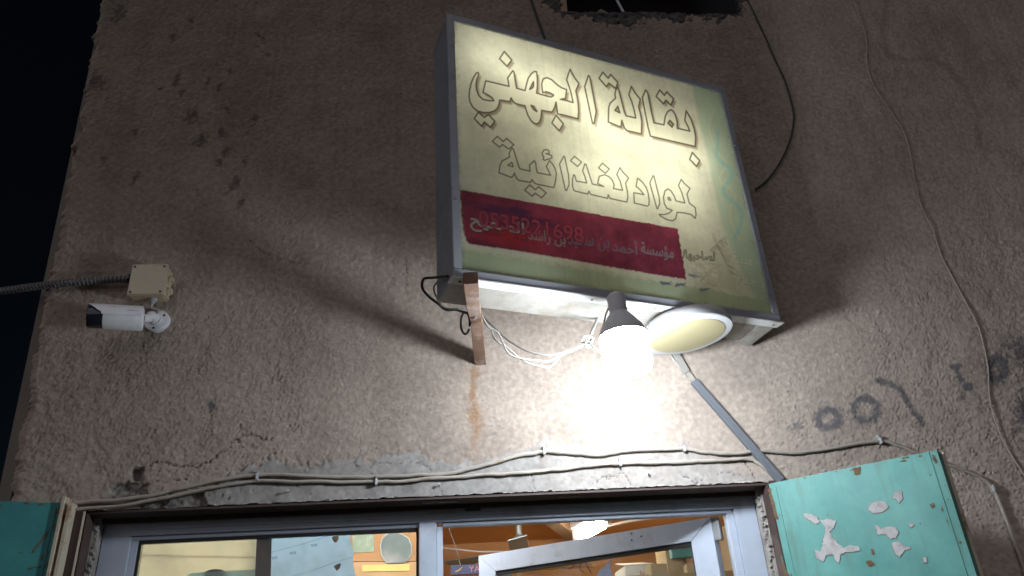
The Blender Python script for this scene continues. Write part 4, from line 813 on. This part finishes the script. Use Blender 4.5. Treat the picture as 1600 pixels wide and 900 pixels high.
# cables over the doorway
OFF = -0.011
def wall_cable(name, pxs, r, m, label, clips):
    pth = smooth_path([W(x, y, OFF) for x, y in pxs], 5); wob = low_noise((4, len(pth)), 0.02, 0.15)
    pth = [p_ + np.array([0, 0.0006 * wob[1, i], 0.0011 * wob[0, i]]) for i, p_ in enumerate(pth)]
    o = tag(MB().tube(pth, [r * (1 + 0.05 * w_) for w_ in wob[2]], 9).build(name, m, smooth=True), label, 'cable')
    for (x, y, w_) in clips:
        p = W(x, y, OFF - 0.001); b = MB(); b.box(p[0] - .0035, p[0] + .0035, -.0215, -.002, p[2] - .010, p[2] + .010).box(p[0] - .003, p[0] + .003, -.016, -.002, p[2] + .010, p[2] + .019)
        k = b.build('cable_clip', 'pale_plastic', None, bevel=.0015); k.parent = o; k.location = k.location - o.location
        nl = MB().lathe([(0, .0028), (.004, .0028)], (p[0], -.016, p[2] + .015), (0, -1, 0), 8).build('nail', 'steel', None); nl.parent = k; nl.location = nl.location - o.location - k.location
    return o
wall_cable('lintel_cable', [(110,787),(180,782),(245,772),(310,757),(370,746),(430,742),(500,744),(570,745),(640,742.5),(690,741),(740,732),(790,717),(835,708),(850,706),(890,708),(937,711),(980,705),(1025,702),(1069,701),(1102,706),(1140,708),(1180,705),(1215,705.5),(1252,707),(1312,698),(1374,689),(1400,695),(1428,706),(1465,719),(1496,731),(1532,746),(1550,762),(1570,806),(1598,884),(1606,920)], 0.0059, 'cable', 'upper dusty cable clipped across the wall above the doorway', [(402,745,1),(850,706,1),(1069,701,1),(1375,689,1),(1551,763,1)])
wall_cable('lintel_cable', [(113,797),(200,788),(280,773),(350,758),(400,752),(460,752),(520,752.5),(588,753),(620,752),(660,749),(720,745),(769,741),(818,738),(860,735),(890,732),(940,725.5),(969,724),(1040,723),(1090,721),(1127,719),(1165,717),(1178,720),(1190,728),(1206,739),(1222,751),(1236,765)], 0.0054, 'cable', 'lower rust-marked cable along the top of the doorway', [(588,753,1),(969,724,1)])
for x, y, lab in ((688, 758, 'white-headed nail in the plaster below the cables above the mullion'), (452, 768, 'nail sticking out of the plaster over the left window pane'), (1015, 740, 'nail in the grey plaster over the open door leaf')):
    p = W(x, y, -0.012); tag(MB().lathe([(0, .0016), (.020, .0016), (.0202, .0042), (.0225, .0040)], (p[0], 0.004, p[2]), (-.12, -1, .15), 10).build('nail', 'pale_plastic'), lab, 'nail')
cord('thin_wire', [W(x, y, -.006) for x, y in [(1331,-14),(1333,0),(1353,58),(1355,102),(1367,138),(1391,173),(1413,209),(1424,249),(1429,284),(1442,329),(1458,360),(1471,400),(1505,465),(1528,510),(1537,540),(1544,577),(1546,620),(1555,657),(1572,697),(1600,742),(1612,760)]], 0.0024, 'cable', 'thin tan wire wandering down the right side of the wall', 6, 5, 'wire')
cord('black_wire', [W(x, y, Y_) for x, y, Y_ in [(1158,-20,-.006),(1168,0,-.006),(1190,45,-.006),(1210,90,-.006),(1228,130,-.007),(1239,170,-.008),(1240,190,-.008),(1234,220,-.008),(1218,255,-.008),(1198,282,-.008),(1180,296,-.010)]], 0.0032, 'rubber', 'black wire curving down the wall right of the sign', 7, 6, 'wire')
cord('black_cable', [W(x, y, -.007) for x, y in [(822,-30),(830,0),(842,35),(853,66),(862,95)]], 0.005, 'rubber', 'short black cable running down behind the top of the sign', 7, 5, 'cable')
# trunking below the lamp
ta, tb, tm_ = W(1052, 552, 0.0), W(1217, 753, 0.0), W(1082, 598, 0.0)
td = (tb - ta) / np.linalg.norm(tb - ta); tsd = np.array([td[2], 0, -td[0]]); tsd = tsd if tsd[0] > 0 else -tsd
trk = empty('cable_trunking', tm_, 'grey cable trunking strip slanting from behind the round lamp to the shutter', 'trunking')
def tbox(a, b, w0, w1, y0, y1): return MB().obox(a + tsd * w0 + np.array([0, y0, 0]), b - a, tsd * (w1 - w0), np.array([0, y1 - y0, 0]))
tbox(tm_, tb, -.0125, .0125, -.022, -.006).build('trunking_base', 'trunk', trk, bevel=.001)
tbox(tm_, tb, -.0085, -.0045, -.0245, -.0222).build('ridge', 'trunk', trk); tbox(tm_, tb, .003, .0075, -.0245, -.0222).build('ridge', 'trunk', trk)
tbox(ta, tm_ - td * .035, -.0115, .0115, -.020, -.005).build('upper_trunking', 'sheet_white', trk, bevel=.001)
tbox(tm_ - td * .034, tm_ - td * .001, -.006, .010, -.018, -.005).build('joint', 'cable', trk, bevel=.002)
cord('thin_white_wire', [W(x, y, -.010) for x, y in [(1045,550),(1049,557),(1057,568),(1064,577),(1069,585),(1072,591),(1079,593)]], 0.0028, 'cable_white', 'thin white wire beside the top of the trunking under the lamp', 6, 5, 'wire')

# ================================================================== CAMERA, JUNCTION BOX, CONDUIT
jb = W(243, 446, 0.0); JS = 0.054
jbx = empty('junction_box', jb, 'beige square junction box screwed to the wall above the security camera', 'junction box')
jx0, jz0 = jb[0] - 0.004, jb[2] - 0.008
MB().box(jx0 - JS, jx0 + JS, -0.046, 0.004, jz0 - JS, jz0 + JS).build('box_body', 'beige_plastic', jbx, bevel=.004)
MB().box(jx0 - JS - .002, jx0 + JS + .002, -0.060, -0.0465, jz0 - JS - .002, jz0 + JS + .002).build('lid', 'beige_plastic', jbx, bevel=.003)
for sx in (-1, 1):
    for sz in (-1, 1): MB().lathe([(0, .004), (.0008, .004)], (jx0 + sx * (JS - .008), -.0601, jz0 + sz * (JS - .008)), (0, -1, 0), 10).build('screw', 'black', jbx)
for dz in (-.028, 0.012): MB().lathe([(0, .014), (.006, .014), (.007, .011), (.014, .010)], (jx0 + JS + .0005, -.024, jz0 + dz), (1, 0, 0), 14).build('cable_gland', 'beige_plastic', jbx, smooth=True)
MB().lathe([(0, .013), (.008, .012), (.010, .008), (.016, .007)], (jx0 + .014, -.024, jz0 - JS - .0005), (0, 0, -1), 14).build('cable_gland', 'pale_plastic', jbx, smooth=True)
MB().lathe([(0, .016), (.012, .016), (.014, .018), (.020, .018)], (jx0 - JS - .0005, -.022, jz0 + .020), (-1, 0, 0), 14).build('conduit_gland', 'black', jbx, smooth=True)
sc_ = empty('security_camera', W(245, 503, 0.0), 'white bullet security camera with black front on a round wall base', 'camera')
bp = W(246, 503, 0.0)
MB().lathe([(-.004, .039), (0.010, .039), (0.014, .036), (0.016, .020), (0.022, .018)], (bp[0], 0.0, bp[2]), (0, -1, 0), 36).build('base_plate', 'dirty_white', sc_, smooth=True)
for a in (0.6, 2.7, 4.6): MB().lathe([(0, .004), (.001, .004)], (bp[0] + .028 * math.cos(a), -.0146, bp[2] + .028 * math.sin(a)), (0, -1, 0), 8).build('screw_hole', 'black', sc_)
j0 = np.array([bp[0] - .002, -.022, bp[2]]); j1 = W(228, 497.5, -0.075)
MB().tube(smooth_path([j0, j0 + np.array([-.003, -.022, .002]), j0 * .4 + j1 * .6 + np.array([0, -.004, 0]), j1 + np.array([-.01, -.002, 0])], 5), [.017] * 3 + [.0135] * 13, 14).build('swivel_arm', 'dirty_white', sc_, smooth=True)
ca = np.array([-0.955, -0.29, -0.055]); ca /= np.linalg.norm(ca)
c0 = W(224, 499, -0.078)
MB().lathe([(-.002, .012), (0.0, .034), (0.004, .037), (0.108, .037), (0.110, .035)], c0, ca, 36).build('body', 'dirty_white', sc_, smooth=True)
MB().lathe([(0.1105, .0345), (0.150, .0345), (0.153, .032), (0.1535, .012)], c0, ca, 36).build('front_glass', 'dark_lens', sc_, smooth=True)
# sun shield: half shell over the body, longer at the top
e1 = np.cross(ca, up); e1 /= np.linalg.norm(e1); e2 = np.cross(e1, ca); e2 = e2 if e2[2] > 0 else -e2
sh = MB(); vs = []; N = 20
for i in range(N + 1):
    th = math.radians(-8 + 196 * i / N); rr = e1 * math.cos(th) + e2 * math.sin(th); L = 0.112 + 0.046 * max(0, math.sin(th)) ** 0.8
    for r_, t_ in ((.0385, 0.002), (.0385, L), (.0415, L), (.0415, 0.002)): vs.append(c0 + ca * t_ + rr * r_)
fs = [(i*4+k, i*4+(k+1) % 4, i*4+4+(k+1) % 4, i*4+4+k) for i in range(N) for k in range(4)] + [(3,2,1,0), tuple(range(N*4, N*4+4))]
sh.add(vs, fs).build('sun_shield', 'dirty_white', sc_, smooth=True)
p = c0 + ca * 0.03 - e2 * 0; wr = writing('maker_print', 'IIIIIIII', c0 + ca * 0.045 + (e1 if np.dot(e1, CAM - c0) > 0 else -e1) * 0.0410 + e2 * 0.008, -ca, e2, 0.003, 0.03, 'cable_dark', sc_, (0, 0, 0))
cord('camera_lead', [(jx0 + .014, -.024, jz0 - JS - .016), (jx0 + .012, -.022, jz0 - JS - .03), (bp[0] + .004, -.018, bp[2] + .034), (bp[0] + .0, -.014, bp[2] + .02)], 0.004, 'cable_white', 'short white lead from the junction box down to the camera base', 7, 5, 'cable')
# corrugated conduit
cpts = smooth_path([(jx0 - JS - .018, -.022, jz0 + .020), W(180, 437, -.022), W(140, 440, -.022), W(100, 443, -.02), W(60, 447, 0.0), W(20, 452.5, 0.02), W(-30, 460, 0.03), W(-120, 480, 0.03)], 30)
cp = [np.asarray(v) for v in cpts]; seg_l = np.cumsum([0] + [np.linalg.norm(cp[i+1] - cp[i]) for i in range(len(cp) - 1)])
tt = np.arange(0, seg_l[-1], 0.0021); cp2 = [np.array([np.interp(t, seg_l, [v[k] for v in cp]) for k in range(3)]) for t in tt]
rr = [0.0128 if (i % 6) in (0, 1, 2) else 0.0092 for i in range(len(cp2))]
tag(MB().tube(cp2, rr, 12).build('corrugated_conduit', 'conduit'), 'grey corrugated conduit running from the junction box off past the wall corner', 'conduit')

# ================================================================== THINGS IN THE SHOP
def panel_px(name, pts, Yd, th, m, label, cat, parent=None):
    o = MB().prism([W(x, y, Yd) for x, y in pts], (0, th, 0)).build(name, m, parent)
    if parent is None: tag(o, label, cat)
    return o
YG = 0.158
cb = panel_px('cream_cardboard', [(205,828),(404,822),(404,871),(205,867)], YG, 0.004, 'card_cream', 'upper cream cardboard sheet behind the left window pane', 'cardboard')
cb2 = panel_px('cream_cardboard', [(205,869.5),(404,873.5),(404,960),(205,960)], YG, 0.004, 'card_cream', 'lower cream cardboard sheet behind the left window pane', 'cardboard')
tag(MB().prism([W(205, 867.1, YG), W(403, 871.1, YG), W(403, 873.4, YG), W(205, 869.4, YG)], (0, .0015, 0)).build('tape_strip', mat_translucent('pale_tape', (0.95, 0.93, 0.85), 0.9, 0, 0.02)), 'pale tape strip along the seam of the cream cardboard sheets', 'tape')
for (x, y, rx, ry, lab) in ((340, 835, 16, 7, 'upper dark round cut-out in the cream cardboard'), (337, 897, 18, 8, 'lower dark round cut-out in the cream cardboard')):
    tag(MB().prism([W(x + rx * math.cos(a), y + ry * math.sin(a), YG - .002) for a in np.linspace(0, 6.0, 20)], (0, .0012, 0)).build('round_cutout', mat('grey_disc', (0.30, 0.30, 0.27), 0.8)), lab, 'cut-out')
panel_px('white_tray', [(292,899),(300,895),(404,889.5),(404,925),(292,925)], YG - .012, 0.008, 'foam_blue', 'white tray edge standing behind the lower left of the window pane', 'tray')
panel_px('brown_strip', [(401,841.5),(424,841),(421,960),(396,960)], YG - .022, 0.006, 'card_brown', 'upright brown cardboard strip between cream cardboard and pale blue sheet', 'cardboard')
bs_ = panel_px('blue_sheet', [(405,822),(548,818),(547,845),(552,862),(551,880),(558,915),(405,960)], YG + .03, 0.004, 'foam_blue', 'pale blue printed sheet hanging behind the window pane', 'sheet')
for pts in ([(424,868),(470,857),(530,838),(547,833)], [(445,903),(480,893),(520,882),(550,872)]):
    pass
FOLD = mat('blue_fold', (0.36, 0.50, 0.62), 0.7)
for pts in ([(424,863),(470,851),(525,834),(547,829)], [(440,905),(480,894),(520,880),(550,870)]):
    o = MB().tube([W(x, y, YG + .0295) for x, y in pts], 0.0007, 5).build('fold_line', FOLD, None); o.parent = bs_; o.location = o.location - bs_.location
for (x, y) in ((425, 836), (457, 867), (490, 855), (427, 875)):
    a = W(x - 5, y, YG + .029); t_ = writing('logo_print', 'TIDE', a, (1, 0, 0.12), (-.1, 0, 1), 0.0075, 0.021, 'logo_blue', None, (0, 0, 0)); t_.parent = bs_; t_.location = t_.location - bs_.location
for pts in ([(518,840),(524,836),(529,836),(529,843),(525,848),(521,846)], [(521,885),(527,881),(533,880),(531,888),(526,892)]):
    o = panel_px('torn_hole', pts, YG + .028, .001, mat('torn_brown', (0.42, 0.22, 0.12), 0.9), '', ''); o.parent = bs_; o.location = o.location - bs_.location
# board with poster and mirror, deeper in the room
YB = 1.55
panel_px('orange_board', [(520,790),(664,790),(664,877),(520,877)], YB, 0.02, 'orange_wall', 'orange painted board behind the mirror in the shop', 'board')
panel_px('yellow_board', [(520,878),(664,878),(664,930),(520,930)], YB, 0.02, mat('peach_board', (0.52, 0.28, 0.12), 0.7), 'peach coloured board below the orange board in the shop', 'board')
panel_px('yellow_label', [(566,883),(640,881),(640,892),(566,893)], YB - .006, 0.004, 'yellow_paint', 'yellow strip on the peach board in the shop', 'strip')
panel_px('green_poster', [(551,833),(584,832),(584,862),(551,864)], YB - .006, 0.004, 'poster', 'faded green poster left of the octagonal mirror', 'poster')
mr = empty('octagonal_mirror', W(619, 856, YB - .03), 'octagonal wall mirror on the orange board', 'mirror')
octp = [(594,853),(597,841),(605,833.5),(617,830.5),(629,834.5),(639,841),(643,852),(643,866),(634,879),(604,880),(596,868)]
MB().prism([W(x, y, YB - .012) for x, y in octp], (0, 0.008, 0)).build('mirror_back', 'fan', mr)
cx_, cy_ = 618.5, 856
MB().prism([W(cx_ + (x - cx_) * .965, cy_ + (y - cy_) * .965, YB - .0146) for x, y in octp], (0.0, 0.002, 0)).build('mirror_glass', mat('mirror_reflection_tones', (0.15, 0.165, 0.145), 0.5, 0.0, spec=0.15, noise=0.4, nscale=5, second=(0.30, 0.25, 0.22), s_scale=3), mr)  # reflected shop painted as matt green-grey and pinkish tones
# lamp on the ceiling of the shop
tb0, tb1 = W(902, 838, 1.95), W(944, 813, 2.35); tl0 = np.array([tb0[0], 1.95, 2.33]); tl1 = np.array([tb1[0], 2.60, 2.39])
t0_, t1_ = WZ(908, 836, 2.30), WZ(942, 818, 2.34)
tube = empty('ceiling_tube_lamp', t0_, 'lit fluorescent tube lamp hanging under the shop ceiling', 'lamp')
MB().tube([t0_, t1_], 0.030, 14).build('tube', 'shop_tube', tube, smooth=True)
dt = (t1_ - t0_) / np.linalg.norm(t1_ - t0_); pr_ = np.cross(dt, up); pr_ /= np.linalg.norm(pr_)
MB().obox(t0_ - dt * .05 - pr_ * .03 + up * .045, (t1_ - t0_) + dt * .1, pr_ * .06, up * .045).build('batten', 'pale_plastic', tube, bevel=.004)
for s_ in (t0_ - dt * .03, t1_ + dt * .03): MB().obox(s_ - pr_ * .02 - dt * .015 - up * .02, dt * .03, pr_ * .04, up * .08).build('lamp_holder', 'pale_plastic', tube)
MB().tube([t1_ + up * .08, np.array([t1_[0], t1_[1], CZ])], 0.005, 6).build('rod', 'steel', tube)
MB().tube([t0_ + up * .08, np.array([t0_[0], t0_[1], CZ])], 0.005, 6).build('rod', 'steel', tube)
# second lamp of the shop, near its front wall
t2a, t2b = np.array([-0.80, 0.68, 2.425]), np.array([0.30, 0.68, 2.425])
tube2 = empty('ceiling_tube_lamp', t2a, 'lit cool white tube lamp near the shop front, hidden above the doorway', 'lamp')
MB().tube([t2a, t2b], 0.018, 12).build('tube', 'shop_tube_cool', tube2, smooth=True)
MB().box(-0.85, 0.35, 0.65, 0.71, 2.446, CZ - .001).build('batten', 'pale_plastic', tube2, bevel=.004)
for x in (-0.83, 0.31): MB().box(x, x + .02, 0.66, 0.70, 2.405, 2.4455).build('lamp_holder', 'pale_plastic', tube2)
# ceiling fan
fp = W(812, 850, 2.2)
fan = empty('ceiling_fan', fp, 'grey ceiling fan motor on a rod seen over the open door leaf', 'fan')
MB().tube([fp, (fp[0], fp[1], CZ)], 0.016, 12).build('down_rod', 'fan', fan)
MB().lathe([(0.05, .02), (0.02, .05), (-.06, .055), (-.09, .04)], fp, (0, 0, 1), 20).build('motor', 'fan', fan, smooth=True)
for a in (0.4, 2.5, 4.6): 
    d = np.array([math.cos(a), math.sin(a), 0]); s_ = np.array([-d[1], d[0], 0]); MB().obox(fp + d * .06 - s_ * .05 - up * .06, d * .45, s_ * .1 + up * .02, up * .004).build('blade', 'fan', fan)
# navy board and cords
nb = empty('shelf_sign', W(725, 890, 1.9), 'navy shelf sign with gold bird mark and reddish letters', 'sign')
MB().prism([W(704, 883, 1.9), W(790, 880, 1.9), W(790, 895, 1.9), W(704, 898, 1.9)], (0, 0.02, 0)).build('board', 'navy', nb, bevel=.002)
MB().prism([W(710, 893, 1.897), W(717, 890, 1.897), W(724, 884, 1.897), W(719, 891, 1.897), W(713, 894, 1.897)], (0, .002, 0)).build('gold_bird', 'gold', nb)
writing('letters', 'YAU', W(733, 894, 1.897), (1, 0, 0), (0, 0, 1), 0.030, 0.085, mat('salmon_print', (0.6, 0.22, 0.2), 0.6), nb, (0, 0, 0))
cord('dark_twine', [W(700, 822, 1.85), W(710, 850, 1.85), W(720, 885, 1.85)], 0.003, 'cable_dark', 'dark twine hanging above the navy shelf sign in the shop', 6, 4, 'cord')
cord('pale_twine', [W(690, 856, 2.0), W(720, 859, 2.0), W(750, 862, 2.0), W(800, 862, 2.0)], 0.004, 'cable_white', 'pale twine strung across the shop above the navy sign', 6, 4, 'cord')
cord('ceiling_pipe', [W(944, 823, 2.3), W(985, 814, 2.4), W(1030, 808, 2.5)], 0.008, 'pale_plastic', 'white pipe on the shop ceiling right of the tube lamp', 8, 4, 'pipe')
# shelf and boxes seen through the door leaf
def carton(name, x0, y0, x1, y1, Yd, dep, zb, m, label, rot=0.0, cat='box'):
    a, b = W(x0, y0, Yd), W(x1, y0, Yd); w_ = b[0] - a[0]; e_ = np.array([math.cos(rot), math.sin(rot), 0]) * w_; f_ = np.array([-math.sin(rot), math.cos(rot), 0]) * dep
    r_ = empty(name, (a[0], a[1], zb), label, cat)
    MB().obox((a[0], a[1], zb), e_, f_, (0, 0, a[2] - zb)).build('carton', m, r_, bevel=.003)
    return r_, a, w_
shz = 2.0
sf = empty('wall_shelf', (1.3, 1.4, shz - .03), 'wooden wall shelf holding cartons behind the open door leaf', 'shelf')
MB().box(0.75, 1.898, 1.35, 1.85, shz - .03, shz).build('board', 'shelf', sf)
for x in (0.80, 1.85): MB().box(x, x + .03, 1.40, 1.85, 0.02, shz - .0305).build('upright', 'shelf', sf)
r_, a, w_ = carton('tall_carton', 1038, 849, 1068, 900, 1.62, 0.2, shz, 'carton', 'tall brown carton standing left of the teal carton')
r_, a, w_ = carton('teal_carton', 1047, 844, 1090, 872, 1.56, 0.05, W(1047, 872, 1.56)[2], 'teal_box', 'teal printed carton in front of the tall brown carton')
writing('print', 'AIR', a + np.array([.02, 0, -.05]), (1, 0, 0), (0, 0, 1), 0.03, 0.06, 'cable_dark', r_)
r_, a, w_ = carton('white_carton', 976, 884, 1022, 905, 1.50, 0.25, shz, 'carton_white', 'white carton with an open lid flap')
MB().obox((a[0], a[1], a[2] + .0005), (w_, 0, 0), (0, .22, .035), (0, 0, .003)).build('lid_flap', 'carton_white', r_)
writing('print', 'Ea-Fluo', a + np.array([.07, 0, -.045]), (1, 0, 0), (0, 0, 1), 0.018, 0.07, 'logo_red', r_)
r_, a, w_ = carton('brown_carton', 1016, 881, 1043, 905, 1.42, 0.10, shz, 'carton', 'small brown carton in front of the white carton', 0.12)
r_, a, w_ = carton('corner_carton', 1072, 880, 1108, 905, 1.45, 0.12, shz, 'carton', 'small brown carton nearest the door hinge', -0.15)
tag(MB().box(0.2, 0.9, 2.6, 2.63, 2.20, 2.23).box(0.42, 0.45, 2.6, 2.63, 0.02, 2.1995).build('shelf_rail', 'shelf'), 'pale wooden shelf rail at the back of the shop', 'rail')
# grille of the ceiling shade on the fan is too far away to show
